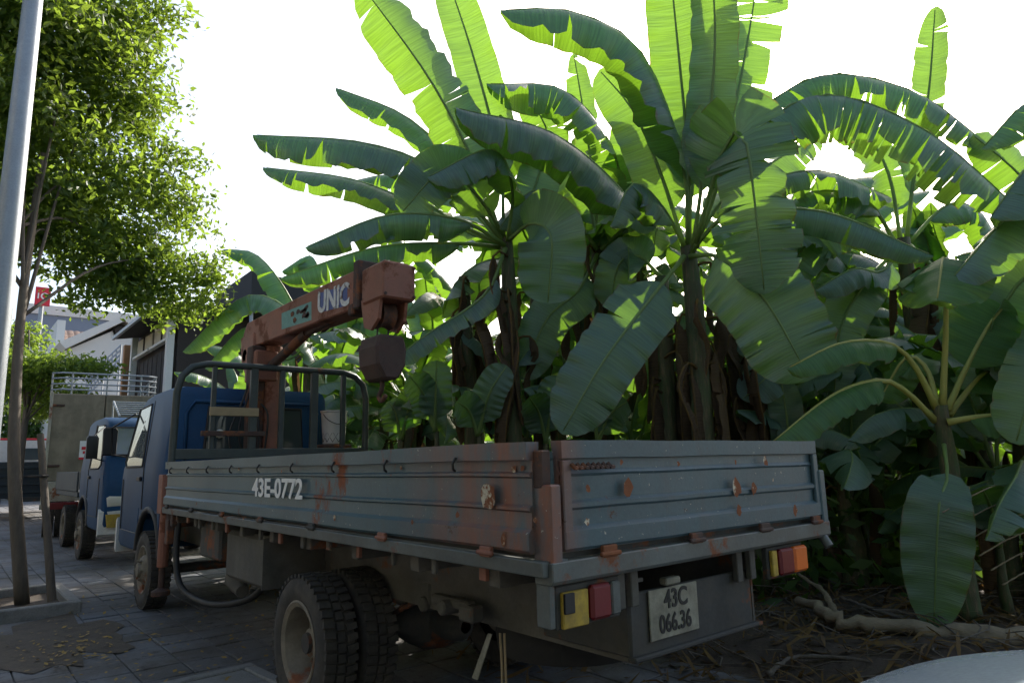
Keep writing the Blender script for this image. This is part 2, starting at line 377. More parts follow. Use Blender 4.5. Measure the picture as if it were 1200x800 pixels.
# drain slab with raised concrete border set in the pavers
dr = empty('drain_cover', (-.35,3.1,0), rad(4), 'flat concrete drain cover with a raised pale border set in the pavement', 'drain cover')
mb = MB(); mb.box((0,0,.006), (1.0,.62,.03)); part('slab', mb, 'concrete', dr, None, .006)
mb = MB()
for s in (-1,1): mb.box((0,s*.36,.012), (1.2,.09,.045)); mb.box((s*.55,0,.0125), (.09,.62,.044))
part('border', mb, 'concrete', dr, None, .01)

# ------------------------------------------------------------------ wheels
def tyre_mesh(R=.405, Wd=.21, mat='tyre_dusty'):
    mb = MB(); h = Wd/2; ri = .235
    mb.lathe([(-h*.75,ri),(-h*.95,ri+.03),(-h*1.03,R-.09),(-h*.97,R-.035),(-h*.82,R-.016),(-h*.3,R-.014),(-h*.28,R-.022),(h*.28,R-.022),(h*.3,R-.014),(h*.82,R-.016),(h*.97,R-.035),(h*1.03,R-.09),(h*.95,ri+.03),(h*.75,ri)], seg=48)
    n = 44
    for k in range(n):
        a = 2*pi*k/n
        for s, off in ((-1,0),(1,.5)):
            a2 = a+off*2*pi/n; Rm = Matrix.Rotation(a2, 3, 'X')
            mb.box(Rm @ Vector((s*h*.64, 0, R-.011)), (h*.62,.036,.022), Rm @ Matrix.Rotation(s*.12, 3, 'Z'))
        Rm = Matrix.Rotation(a+.6*pi/n, 3, 'X'); mb.box(Rm @ Vector((0,0,R-.013)), (h*.42,.044,.024), Rm)
    return mb.mesh('tyre', mat, 40)
def rim_dish():      # rear dual: deep dish seen from outside (-X)
    mb = MB(); mb.lathe([(-.088,.243),(-.098,.255),(-.104,.243),(-.09,.215),(-.02,.195),(.05,.185),(.06,.10),(.03,.085),(-.02,.08),(-.03,.05),(-.03,.001)], seg=40)
    for k in range(6):
        a = k*pi/3; mb.tube([(.06,.14*cos(a),.14*sin(a)),(.02,.14*cos(a),.14*sin(a))], .014, 6)
    return mb.mesh('rim', 'rim', 40)
def rim_front():
    mb = MB(); mb.lathe([(-.088,.243),(-.1,.256),(-.104,.243),(-.085,.215),(-.06,.2),(-.075,.16),(-.115,.12),(-.12,.08),(-.15,.07),(-.155,.045),(-.155,.001)], seg=40)
    for k in range(6):
        a = k*pi/3; mb.tube([(-.09,.105*cos(a),.105*sin(a)),(-.145,.105*cos(a),.105*sin(a))], .015, 6)
        mb.box((-.082, .178*cos(a+.5), .178*sin(a+.5)), (.02,.05,.03), Matrix.Rotation(a+.5, 3, 'X'))
    return mb.mesh('rim', 'rim', 40)
TY, RD, RF = tyre_mesh(), rim_dish(), rim_front()
def wheel(parent, loc, rz=0, rim=None):
    o = link('wheel', TY, parent, loc, (0,0,rz)); link('rim', rim or RF, o); return o

# ------------------------------------------------------------------ cab (local: y 0 rear .. 2.25 front, centred in x)
def cab_sections():
    S = [(0,1.0,2.26,.90,.80),(.05,.99,2.34,.93,.845),(.5,.99,2.365,.93,.855),(1.06,.99,2.365,.93,.855),(1.10,.56,2.365,.93,.855),(1.5,.55,2.34,.93,.85),(1.72,.55,2.27,.93,.845),(1.80,.55,2.20,.93,.845),(2.05,.55,1.72,.925,.875),(2.16,.56,1.47,.915,.89),(2.22,.58,1.30,.90,.875),(2.25,.62,1.20,.87,.85)]
    out = []
    for y, zb, zt, hb, ht in S:
        zs = min(1.48, zt-.10); r = min(.09, (zt-zs)*.7)
        half = [(-hb+.02,zb),(-hb,zb+.05),(-hb,zs),(-ht,zt-r),(-ht+r*.35,zt-r*.3),(-ht+r,zt)]
        out.append([(x,y,z) for x, z in half] + [(-x,y,z) for x, z in half[::-1]])
    return out
def side_x(y, z): # outer half width of the cab above the belt line
    zt = 2.365 if y < 1.6 else 2.365-(y-1.6)*.9
    k = max(0, min(1, (z-1.48)/max(.05, zt-.09-1.48))); return .93-k*.08
def make_cab(root, y0, x0=0, text_side=None):
    mv = lambda p: (p[0]+x0, p[1]+y0, p[2])
    mb = MB(); mb.loft([[mv(p) for p in s] for s in cab_sections()])
    cab = part('cab', mb, 'cab_blue', root, 35, .0)
    for s in (-1,1):
        q = [(.98,1.50),(1.86,1.50),(1.98,1.56),(1.66,2.20),(1.02,2.22)]
        ring = [mv((s*(side_x(y,z)+.006), y, z)) for y, z in q]
        mb = MB(); mb.tube(ring+[ring[0]], .013, 6, False); wf = part('window_frame', mb, 'rubber', cab, 180)
        mb = MB(); mb.add(ring, [tuple(range(5))]); mb.add([tuple(Vector(p)-Vector((s*.012,0,0))) for p in ring], [tuple(range(5))]); part('side_window', mb, 'clear_glass', cab)
        # door seams, handle, steps, wheel arch flare
        mb = MB()
        mb.tube([mv((s*.934,.90,1.02)), mv((s*.934,.90,1.48)), mv((s*(side_x(.9,2.25)+.004),.90,2.25))], .006, 5)
        mb.tube([mv((s*.934,1.98,.75)), mv((s*.934,2.0,1.35))], .006, 5); mb.tube([mv((s*.934,1.12,.75)), mv((s*.934,1.98,.75))], .006, 5)
        part('door_seam', mb, 'black', cab)
        mb = MB(); mb.box(mv((s*.945,1.06,1.36)), (.03,.16,.05)); part('door_handle', mb, 'black', cab, None, .008)
        mb = MB(); arc = [mv((s*.915,.56+.54*cos(a),.52+.52*sin(a))) for a in [pi*.03+k*pi*.94/14 for k in range(15)]]; mb.tube(arc, .035, 8); part('wheel_arch', mb, 'rubber', cab, 60)
        mb = MB(); mb.prism([(.10,.78),(.10,1.03),(1.06,1.03),(1.06,.9),(.9,1.0),(.2,1.0)], 'X', x0+s*.80, x0+s*.925)
        for v in range(len(mb.v)): mb.v[v] = (mb.v[v][0], mb.v[v][1]+y0, mb.v[v][2])
        part('fender', mb, 'cab_blue', cab)
        mb = MB(); mb.tube([mv((s*.90,2.0,1.62)), mv((s*1.06,2.14,1.66)), mv((s*1.08,2.14,2.0)), mv((s*.88,1.80,2.16))], .011, 6); arm = part('mirror_arm', mb, 'black', cab, 60)
        mb = MB(); mb.loft([[mv((s*1.09+a*.5*k, 2.16+d, 1.82+b*k)) for a, b in ((-.16,-.17),(.16,-.17),(.17,.15),(.12,.19),(-.12,.19),(-.17,.15))] for d, k in ((-.02,.9),(0,1),(.035,.96),(.05,.7))]); part('mirror', mb, 'black', cab, 40)
        # headlight, indicator, bumper corner
        mb = MB(); mb.loft([[mv((s*.70+a*k, 2.225+d, .99+b*k)) for a, b in ((-.14,-.07),(.14,-.08),(.16,.06),(.12,.085),(-.14,.07))] for d, k in ((0,1),(.025,.97),(.035,.8))]); part('headlight', mb, 'lamp_clear', cab, 40)
        mb = MB(); mb.loft([[mv((s*.66+a*k, 2.29+d, .70+b*k)) for a, b in ((-.20,-.11),(.17,-.10),(.20,.10),(-.16,.10))] for d, k in ((0,1),(.02,.95))]); part('fog_light', mb, 'marker_yellow', cab, 40)
    mb = MB(); mb.loft([[mv((x,2.20+d-abs(x)**3*.05,z)) for z, d in ((.46,0),(.50,.07),(.84,.08),(.88,0))] for x in [-.94+.188*k for k in range(11)]]); part('bumper', mb, 'white_paint', cab, 40)
    mb = MB(); mb.loft([[mv((x,2.262,z+.0)) for x, z in ((-.5,1.06),(.5,1.06),(.5,1.12),(-.5,1.12))], [mv((x,2.272,z)) for x, z in ((-.49,1.065),(.49,1.065),(.49,1.115),(-.49,1.115))]]); part('grille', mb, 'black', cab)
    # windscreen and rear window
    ws = [mv(p) for p in ((-.80,2.078,1.70),(.80,2.078,1.70),(.76,1.85,2.15),(-.76,1.85,2.15))]
    nrm = Vector((0,.88,.47))*.012; mb = MB(); mb.add([Vector(p)+nrm for p in ws], [(0,1,2,3)]); part('windscreen', mb, 'clear_glass', cab)
    mb = MB(); r4 = [Vector(p)+nrm for p in ws]; mb.tube(r4+[r4[0]], .016, 6, False); part('window_frame', mb, 'rubber', cab, 180)
    rw = [mv((x,-.012,z)) for x, z in ((-.55,1.62),(.55,1.62),(.52,2.12),(-.52,2.12))]
    mb = MB(); mb.add(rw, [(0,1,2,3)]); part('rear_window', mb, 'dark_glass', cab); mb = MB(); mb.tube(rw+[rw[0]], .016, 6, False); part('window_frame', mb, 'rubber', cab, 180)
    mb = MB()
    rr = [mv((x,-.006,z)) for x, z in ((-.74,1.12),(-.74,2.05),(-.66,2.18),(.66,2.18),(.74,2.05),(.74,1.12))]; mb.tube(rr, .02, 6); part('pressed_rib', mb, 'cab_blue', cab, 180)
    return cab

# ------------------------------------------------------------------ the flatbed crane truck
L, W, ZT, ZB, ZR = 5.39, 2.04, 1.527, 1.125, 1.05
tr = empty('flatbed_truck', (0,0,0), 0, 'worn blue flatbed crane truck lettered 43E-0772 with dented side boards', 'truck')
cabo = make_cab(tr, 5.98, 1.02)
mb = MB(); mb.lathe([(0,.045),(.012,.05),(.03,.04),(.034,.001)], seg=14); wl = part('work_lamp', mb, 'lamp_clear', cabo, 60); wl.rotation_euler = (0,0,-pi/2); wl.location = (.62,5.95,1.83)
def side_profile(sg, x0):
    e = [(.018,ZB),(.030,ZB+.012),(.030,ZB+.072),(.012,ZB+.088),(.010,ZB+.145),(.022,ZB+.153),(.022,ZB+.163),(.006,ZB+.172),(.006,ZB+.268),(.018,ZB+.275),(.018,ZB+.285),(.004,ZB+.293),(.004,ZT-.068),(.030,ZT-.066),(.032,ZT)]
    return [(x0+sg*a, z) for a, z in e] + [(x0-sg*.03,ZT),(x0-sg*.03,ZT-.06),(x0-sg*.02,ZT-.066),(x0-sg*.02,ZB)]
for sg, x0 in ((-1,0),(1,W)):
    mb = MB(); prof = side_profile(sg, x0); ys = [.05+k*(L-.05)/40 for k in range(41)]
    secs = []
    for y in ys:
        dent = .006*fbm(y, x0+.5, 1.7); secs.append([(x+sg*dent*(1 if (z < ZT-.05 and z > ZB+.02) else .4), y, z+.004*fbm(y, 9.3, .8)) for x, z in prof])
    mb.loft(secs); sb = part('side_board', mb, 'bed_paint', tr, 25)
    mb = MB()
    for k in range(9):
        y = .5+k*.58; mb.tube([(x0+sg*.034,y,ZT-.05),(x0+sg*.05,y,ZT-.075),(x0+sg*.048,y,ZT-.095),(x0+sg*.03,y+.012,ZT-.105)], .006, 5)
    part('rope_hooks', mb, 'black', sb)
    for k in range(7):
        y = .30+k*.82; mb = MB(); mb.box((x0+sg*.034,y,ZB-.008), (.02,.07,.04)); mb.tube([(x0+sg*.042,y-.05,ZB-.012),(x0+sg*.042,y+.05,ZB-.012)], .010, 8); part('hinge', mb, 'crane_red' if k < 2 else 'under_steel', sb, None, .004)
    mb = MB(); mb.prism([(x0+sg*.03,ZR),(x0+sg*.035,ZB-.02),(x0-sg*.10,ZB-.02),(x0-sg*.10,ZB-.035),(x0+sg*.0,ZB-.035),(x0+sg*.0,ZR)], 'Y', -.02, L+.02); part('sill_rail', mb, 'bed_trim', tr, None, .004)
mb = MB()
for y, z, r in ((.285,1.325,.062),):
    mb.add([(-.034,y,z)]+[(-.033,y+cos(a)*r*(.75+.25*fbm(cos(a),sin(a),3)),z+sin(a)*r*(.8+.3*fbm(sin(a),cos(a),3))) for a in [k*pi/10 for k in range(20)]], [(0,1+k,1+(k+1)%20) for k in range(20)])
part('paint_chip', mb, 'chipped', tr)
for (u, v, s) in ((602,550,.018),(612,548,.012),(470,548,.012),(483,611,.013),(627,610,.012),(590,632,.02),(280,549,.014),(330,552,.012),(230,590,.012),(285,608,.014),(392,606,.016),(536,603,.014)):
    c = onx(u, v, -.034 if v > 560 else -.012); mb = MB(); mb.add([(c.x,c.y+cos(a)*s*rnd.uniform(.6,1.2),c.z+sin(a)*s*rnd.uniform(.6,1.4)) for a in [k*pi/4 for k in range(8)]], [tuple(range(8))]); part('paint_chip', mb, 'chipped', tr)
text('lettering', '43E-0772', .165, 'lettering_white', tr, frame((-.030,2.52,1.318), (0,-1,0), (0,0,1)), sx=1.36, bold=.004)
# tailgate
mb = MB(); ep = [(-a,z) for a, z in ((.018,ZB),(.030,ZB+.012),(.030,ZB+.072),(.008,ZB+.088),(.008,ZB+.145),(.022,ZB+.155),(.022,ZB+.17),(.004,ZB+.182),(.004,ZB+.268),(.014,ZB+.278),(.004,ZB+.293),(.002,ZT-.068),(.028,ZT-.066),(.03,ZT))] + [(.03,ZT),(.02,ZT-.066),(.02,ZB)]
xs = [.085+k*(W-.14)/24 for k in range(25)]
mb.loft([[(x + (.012 if x < .1 else 0)*(z-ZB)*6*-1*.4, y-.004*fbm(x,2.2,2), z+.004*fbm(x,5.5,1.2)) for y, z in ep] for x in xs]); tg = part('tailgate', mb, 'bed_paint', tr, 25)
for x in (.10, W-.07): mb = MB(); mb.box((x,-.018,(ZB+ZT)/2-.03), (.045,.02,ZT-ZB-.08)); part('edge_strip', mb, 'bed_paint', tg, None, .004)
for (u, v, s) in ((735,571,.045),(864,571,.05),(883,572,.04),(728,541,.015),(795,543,.016),(862,541,.014),(897,541,.03),(689,572,.02),(688,611,.018),(906,562,.012),(932,598,.03),(866,597,.03)):
    c = ony(u, v, -.032); mb = MB(); mb.add([(c.x+cos(a)*s*rnd.uniform(.4,.9),c.y,c.z+sin(a)*s*rnd.uniform(.5,1.1)) for a in [k*pi/5 for k in range(10)]], [tuple(range(10))]); part('paint_chip', mb, 'chipped', tg)
mb = MB()
for k in range(8): mb.tube([(.12+k*.028,-.03,ZT-.085),(.125+k*.028,-.045,ZT-.10),(.15+k*.028,-.035,ZT-.10)], .009, 5)
part('chain', mb, 'crane_dark', tg, 60)
for x in (.3,.85,1.4,1.9):
    mb = MB(); mb.box((x,-.033,ZB-.012), (.08,.02,.045)); mb.tube([(x-.055,-.042,ZB-.02),(x+.055,-.042,ZB-.02)], .010, 8); part('hinge', mb, 'crane_dark', tg, None, .004)
for x in (.03, W-.03):
    mb = MB(); mb.box((x,.013,ZB+.10), (.055,.10,.29)); part('corner_post', mb, 'bed_paint', tr, None, .006)
    mb = MB(); mb.box((x-.005,.03,ZB+.30), (.05,.05,.14)); part('latch', mb, 'crane_dark', tr, None, .006)
mb = MB(); mb.prism([(-.03,1.02),(-.04,1.035),(-.04,ZB-.025),(.06,ZB-.025),(.06,1.02)], 'X', .0, W); part('rear_sill', mb, 'bed_trim', tr, None, .004)
mb = MB(); mb.box((W/2,L/2,ZB-.03), (W-.05,L-.04,.05)); part('bed_floor', mb, 'under_steel', tr)
for k in range(9):
    mb = MB(); mb.box((W/2,.35+k*.6,1.01), (W-.08,.07,.085)); part('cross_beam', mb, 'dusty_chassis', tr, None, .004)
for x in (.58,1.46):
    mb = MB(); mb.prism([(x-.04,.64),(x+.04,.64),(x+.04,.655),(x-.025,.655),(x-.025,.95),(x+.04,.95),(x+.04,.965),(x-.04,.965)], 'Y', .08, 8.0); part('chassis_rail', mb, 'dusty_chassis', tr)
# rear end plates, lamps, plate
mb = MB(); mb.box((.515,.33,.80), (.02,.52,.26)); part('side_plate', mb, 'under_steel', tr, None, .006)
mb = MB(); mb.box((.95,.075,.79), (.88,.025,.25)); mb.box((.95,.06,.665), (.9,.05,.02)); rp = part('rear_plate', mb, 'under_steel', tr, None, .006)
for x0, s in ((.06,1),(1.47,-1)):
    mb = MB(); mb.box((x0+.16,.02,.935), (.34,.03,.15)); lb = part('lamp_bracket', mb, 'under_steel', tr, None, .005)
    if s > 0:
        mb = MB(); mb.box((x0+.075,-.004,.925), (.13,.02,.125)); part('marker_panel', mb, 'marker_yellow', lb, None, .004)
        mb = MB(); mb.box((x0+.035,-.018,.95), (.05,.012,.07)); part('marker_patch', mb, 'black', lb, None, .002)
        mb = MB(); mb.box((x0+.20,-.010,.935), (.11,.035,.125)); part('tail_lamp', mb, 'lamp_red', lb, None, .012)
        mb = MB(); mb.box((x0+.29,-.006,.935), (.05,.02,.12)); part('lamp_cap', mb, 'bed_trim', lb, None, .006)
        mb = MB(); mb.box((.025,.03,.955), (.03,.07,.17)); part('bracket_arm', mb, 'bed_trim', lb, None, .004)
    else:
        mb = MB(); mb.box((x0+.03,-.006,.935), (.045,.02,.12)); part('marker_panel', mb, 'marker_yellow', lb, None, .004)
        mb = MB(); mb.box((x0+.13,-.010,.935), (.13,.035,.125)); part('tail_lamp', mb, 'lamp_red', lb, None, .012)
        mb = MB(); mb.box((x0+.265,-.010,.935), (.13,.035,.125)); part('indicator', mb, 'lamp_orange', lb, None, .012)
for x in (.42,.50,1.25,1.36):
    mb = MB(); mb.box((x,.035,.95), (.045,.03,.15)); part('bracket', mb, 'dusty_chassis', tr, None, .004)
mb = MB(); mb.box((.78,.053,.815), (.33,.008,.20)); lp = part('licence_plate', mb, 'plate_white', tr, None, .003)
text('lettering', '43C', .105, 'lettering_black', lp, frame((.79,.047,.865), (1,0,0), (0,0,1)), sx=.9, bold=.002)
text('lettering', '066.36', .10, 'lettering_black', lp, frame((.78,.047,.77), (1,0,0), (0,0,1)), sx=.8, bold=.002)
mb = MB(); mb.box((.76,.05,.94), (.10,.04,.03)); part('plate_lamp', mb, 'plate_white', tr, None, .006)
# axles, wheels, springs
AX, FX = 2.30, 6.56
for x in (.15,.41,1.63,1.89): wheel(tr, (x,AX,.405), 0 if x < 1 else pi, RD)
for x in (.17,1.87): wheel(tr, (x,FX,.405), 0 if x < 1 else pi, RF)
mb = MB(); mb.tube([(.1,AX,.405),(.75,AX,.405)], .06, 10); mb.tube([(1.3,AX,.405),(1.9,AX,.405)], .06, 10)
mb.lathe([(-.3,.06),(-.2,.13),(-.08,.19),(.08,.2),(.2,.14),(.3,.06)], (1.02,AX,.41), 'X', 20); mb.lathe([(-.38,.04),(-.34,.09),(-.2,.12),(-.1,.17)], (1.02,AX,.41), 'Y', 16); part('rear_axle', mb, 'under_steel', tr, 50)
mb = MB(); mb.tube([(.15,FX,.38),(1.9,FX,.38)], .05, 10); part('front_axle', mb, 'under_steel', tr, 60)
for x in (.56,1.48):
    for k in range(4):
        mb = MB(); l = .62-.12*k; mb.tube([(x,AX-l,.66-.035*k+.02),(x,AX-l*.5,.57-.032*k),(x,AX,.545-.032*k),(x,AX+l*.5,.57-.032*k),(x,AX+l,.66-.035*k+.02)], .014, 6); part('leaf_spring', mb, 'crane_dark', tr, 60)
    for y in (AX-.66, AX+.66):
        mb = MB(); mb.tube([(x-.05,y,.66),(x+.05,y,.66)], .045, 10); mb.box((x,y,.72), (.06,.10,.12)); part('spring_hanger', mb, 'dusty_chassis', tr, None, .008)
mb = MB(); mb.tube([(1.02,AX+.3,.47),(1.02,5.6,.62)], .045, 10); part('drive_shaft', mb, 'under_steel', tr, 60)
# fuel tank, boxes, hoses, mud flaps below the bed
mb = MB(); mb.box((.30,3.42,.80), (.42,.85,.36)); part('fuel_tank', mb, 'dusty_chassis', tr, None, .03)
mb = MB(); mb.box((.31,4.35,.86), (.40,.55,.30)); part('tool_box', mb, 'under_steel', tr, None, .02)
mb = MB(); mb.tube([(.46,4.55,.95),(.40,4.5,.66),(.34,4.35,.52),(.30,4.05,.46)], [.05,.06,.09,.05], 10); part('intake_duct', mb, 'dusty_chassis', tr, 60)
mb = MB(); mb.tube(catmull([(.06,5.15,1.02),(.05,5.14,.72),(.06,5.05,.47),(.10,4.80,.36),(.18,4.30,.34),(.34,3.95,.42),(.45,3.8,.6)], 28), .028, 8); part('hose', mb, 'rubber', tr, 180)
mb = MB(); mb.box((.02,5.16,1.0), (.05,.07,.12)); mb.box((.02,5.30,.88), (.06,.10,.22)); part('valve_block', mb, 'crane_dark', tr, None, .006)
for y in (2.98,):
    mb = MB(); mb.box((.32,y,.80), (.50,.012,.34)); part('mud_flap', mb, 'dusty_chassis', tr)
mb = MB(); mb.box((.53,2.7,.88), (.015,5.0,.20)); part('dust_board', mb, 'dusty_chassis', tr)
for k in range(14):
    y = .4+k*.36; mb = MB(); mb.box((.03,y,ZR-.035+rnd.uniform(-.012,.01)), (.02,rnd.uniform(.02,.05),rnd.uniform(.05,.10))); part('sill_bracket', mb, 'dusty_chassis' if k % 3 else 'crane_red', tr, None, .003)
mb = MB(); mb.box((.44,1.22,.74), (.06,.34,.05)); mb.box((.44,1.06,.71), (.08,.12,.08)); mb.tube([(.36,1.22,.72),(.52,1.22,.72)], .04, 10); part('shackle', mb, 'dusty_chassis', tr, None, .01)
s0, s1 = onx(574,742,.40), onx(556,795,.40); d = (s1-s0).normalized(); wv = Vector((0,.02,0))
mb = MB(); mb.add([s0-wv*.8, s0+wv*.8, s1+wv*1.1, s1-wv*1.1, s0-wv*.8+Vector((.004,0,0)), s0+wv*.8+Vector((.004,0,0)), s1+wv*1.1+Vector((.006,0,0)), s1-wv*1.1+Vector((.006,0,0))], [(0,1,2,3),(4,7,6,5),(0,3,7,4),(1,5,6,2),(2,6,7,3),(0,4,5,1)]); part('strap', mb, 'plate_white', tr)
mb = MB(); mb.tube([(.42,.80,.66),(.42,.79,.5),(.42,.80,.30)], .006, 5); mb.tube([(.43,.78,.66),(.43,.775,.45),(.44,.77,.28)], .006, 5); part('rope', mb, 'wood', tr)
mb = MB(); mb.lathe([(-.05,.001),(-.05,.34),(-.09,.39),(0,.405),(.09,.39),(.05,.34),(.05,.001)], (0,0,0), 'Z', 32); sp = part('spare_wheel', mb, 'tyre', tr, 40); sp.location = (1.02,.95,.56)
# headboard rack
HY = 5.30
hx = lambda u, v=470: ony(u, v, HY).x
mb = MB(); rk = [(0.0,HY,1.50),(0.01,HY,2.20),(.05,HY,2.36),(.14,HY,2.455),(.28,HY,2.495),(1.75,HY,2.50),(1.90,HY,2.46),(2.0,HY,2.37),(2.04,HY,2.22),(2.04,HY,1.50)]
mb.tube(rk, .035, 10); rko = part('head_rack', mb, 'rack_green', tr, 60)
for u, r_ in ((250,.022),(297,.038),(330,.026),(368,.040),(402,.026)):
    x = hx(u); mb = MB(); mb.box((x,HY,2.03), (r_*2,.05,.90)); part('upright', mb, 'rack_green', rko, None, .006)
mb = MB(); mb.box((1.02,HY,1.60), (2.0,.06,.10)); part('lower_rail', mb, 'rack_green', rko, None, .006)
xa, xb = hx(249), hx(299)
mb = MB(); mb.box(((xa+xb)/2,HY-.03,2.02), (xb-xa+.06,.03,.085)); part('plank', mb, 'wood', rko, None, .004)
mb = MB(); mb.box(((xa+xb)/2,HY-.03,1.80), (xb-xa+.2,.05,.05)); part('shelf_bar', mb, 'crane_dark', rko, None, .004)
# crane
CX, CY = 1.0, 5.62
mb = MB(); mb.box((CX,CY,1.25), (.9,.42,.35)); mb.box((CX,CY,1.0), (1.9,.26,.2)); part('crane_base', mb, 'crane_dark', tr, None, .02)
mb = MB(); mb.tube([(CX+.05,CY,1.4),(CX+.05,CY,2.78)], .105, 14); cc = part('crane_column', mb, 'crane_red', tr, 60)
mb = MB(); mb.box((CX-.12,CY+.02,2.1), (.16,.16,1.35)); part('swing_housing', mb, 'crane_dark', cc, None, .015)
mb = MB(); mb.tube([(CX-.05,CY+.12,2.55),(CX-.05,CY+.10,2.2)], .12, 12); mb.box((CX-.05,CY+.05,2.55), (.26,.34,.34)); part('winch', mb, 'crane_red', cc, None, .02)
mb = MB()
for k in range(5): mb.tube(catmull([(CX-.22+.04*k,CY-.1,1.4),(CX-.42+.10*k,CY-.12,1.75+.06*k),(CX-.25+.04*k,CY-.02,2.2),(CX-.12+.03*k,CY+.1,2.6)], 14), .011, 5)
part('hoses', mb, 'rubber', cc, 180)
bt = Vector((1.0,3.10,2.925)); bb = Vector((1.0,6.10,2.965)); bd = (bt-bb).normalized(); bu = Vector((0,-bd.z*bd.y*0,1))
def bsec(p, hw, hh, off=0): return [(p.x+sx*hw, p.y, p.z+off+sz*hh) for sx, sz in ((-1,-1),(1,-1),(1,1),(-1,1))]
mb = MB(); mb.loft([bsec(Vector((1.0,6.18,2.90)),.10,.10), bsec(Vector((1.0,6.0,2.95)),.12,.155), bsec(Vector((1.0,4.5,2.945)),.12,.165), bsec(Vector((1.0,3.20,2.93)),.12,.17)])
bm_ = part('crane_boom', mb, 'crane_red', tr, None, .012)
mb = MB(); mb.prism([(6.15,2.95),(5.72,2.95),(5.66,2.55),(5.86,2.42),(6.08,2.6)], 'X', .86, 1.14); part('boom_foot', mb, 'crane_red', bm_, None, .015)
mb = MB(); mb.tube([(.86,5.98,2.72),(1.14,5.98,2.72)], .07, 14); part('pivot_pin', mb, 'black', bm_, 60)
mb = MB(); mb.tube([(1.0,5.5,2.55),(1.0,4.55,2.77)], .05, 12); mb.tube([(1.0,4.6,2.755),(1.0,3.9,2.80)], .03, 10); part('lift_cylinder', mb, 'crane_dark', bm_, 60)
mb = MB(); mb.box((1.0,3.22,2.95), (.30,.10,.42)); mb.box((1.0,3.34,2.76), (.27,.10,.10)); part('boom_collar', mb, 'crane_dark', bm_, None, .012)
mb = MB(); mb.box((1.0,2.93,2.90), (.30,.36,.30)); mb.box((1.0,2.94,3.055), (.24,.30,.03)); bh = part('boom_head', mb, 'crane_red', bm_, None, .015)
mb = MB()
for x in (-.13,.13):
    for z in (-.12,.12): mb.tube([(1.0+x,2.745,2.90+z),(1.0+x,2.735,2.90+z)], .014, 6)
part('bolts', mb, 'crane_dark', bh)
for x in (.885,1.115): mb = MB(); mb.prism([(3.16,2.80),(2.82,2.80),(2.86,2.60),(2.98,2.52),(3.10,2.56)], 'X', x-.015, x+.015); part('sheave_plate', mb, 'crane_red', bh, None, .004)
mb = MB(); mb.lathe([(-.06,.04),(-.06,.12),(-.02,.10),(.02,.10),(.06,.12),(.06,.04)], (1.0,3.0,2.66), 'X', 20); part('sheave', mb, 'crane_dark', bh, 50)
hb = Vector((1.0,3.02,2.30))
mb = MB(); mb.loft([[(hb.x+sx*hw, hb.y+sy*.16, hb.z+z) for sx, sy in ((-1,-1),(1,-1),(1,1),(-1,1))] for z, hw in ((.18,.11),(.08,.14),(-.06,.13),(-.18,.06))]); hko = part('hook_block', mb, 'crane_dark', tr, None, .02)
mb = MB()
for x in (-.05,.05): mb.tube([(1.0+x,3.0,2.64),(1.0+x,3.02,2.46)], .008, 5)
part('wire_rope', mb, 'black', hko)
mb = MB(); mb.tube(catmull([(1.0,3.02,2.13),(1.0,3.02,2.06),(1.0,3.07,2.0),(1.0,3.02,1.96),(1.0,2.96,2.0)], 14), .02, 8); part('hook', mb, 'crane_dark', hko, 180)
def boom_pt(u, v): return onx(u, v, .879)
mb = MB(); q = [boom_pt(*k) for k in ((375,343),(407,334),(407,358),(375,366))]; mb.add(q, [(0,1,2,3)]); ub = part('decal', mb, 'decal_blue', bm_)
mb = MB(); q = [boom_pt(*k) for k in ((330,367),(365,353),(365,375),(330,386))]; mb.add(q, [(0,1,2,3)]); part('decal', mb, 'decal_teal', bm_)
mb = MB(); c = boom_pt(350,370)
for k in range(9): y = c.y+rnd.uniform(-.26,.26); z = c.z+rnd.uniform(-.05,.05); mb.add([(.876,y+cos(a)*rnd.uniform(.03,.07),z+sin(a)*rnd.uniform(.015,.035)) for a in [i*pi/4 for i in range(8)]], [tuple(range(8))])
part('paint_chip', mb, 'crane_dark', bm_)
a, b = boom_pt(376,355), boom_pt(406,346); cxy = (a+b)/2
text('lettering', 'UNIC', .275, 'sign_white_worn', ub, frame((.875,cxy.y,cxy.z), (0,(b-a).y,(b-a).z), (0,0,1)), sx=.98, bold=.01)
for x in (.06,1.98):
    mb = MB(); mb.box((x,5.66,1.22), (.13,.17,.38)); mb.tube([(x,5.66,1.05),(x,5.66,.52)], .05, 12); og = part('outrigger', mb, 'crane_red', tr, None, .008)
    mb = MB(); mb.tube([(x,5.66,.54),(x,5.66,.36)], .03, 10); mb.lathe([(.26,.001),(.26,.085),(.30,.085),(.33,.03),(.36,.03)], (x,5.66,0), 'Z', 16); part('foot', mb, 'crane_dark', og, 50)
mb = MB(); mb.box((1.0,5.66,1.22), (1.85,.12,.14)); part('outrigger_beam', mb, 'crane_dark', tr, None, .008)
mb = MB(); mb.tube([ony(947,612,.05)+Vector((0,0,0)), ony(960,622,.0), ony(972,640,-.05)], .025, 8); part('rail_end', mb, 'bed_trim', tr, 60)
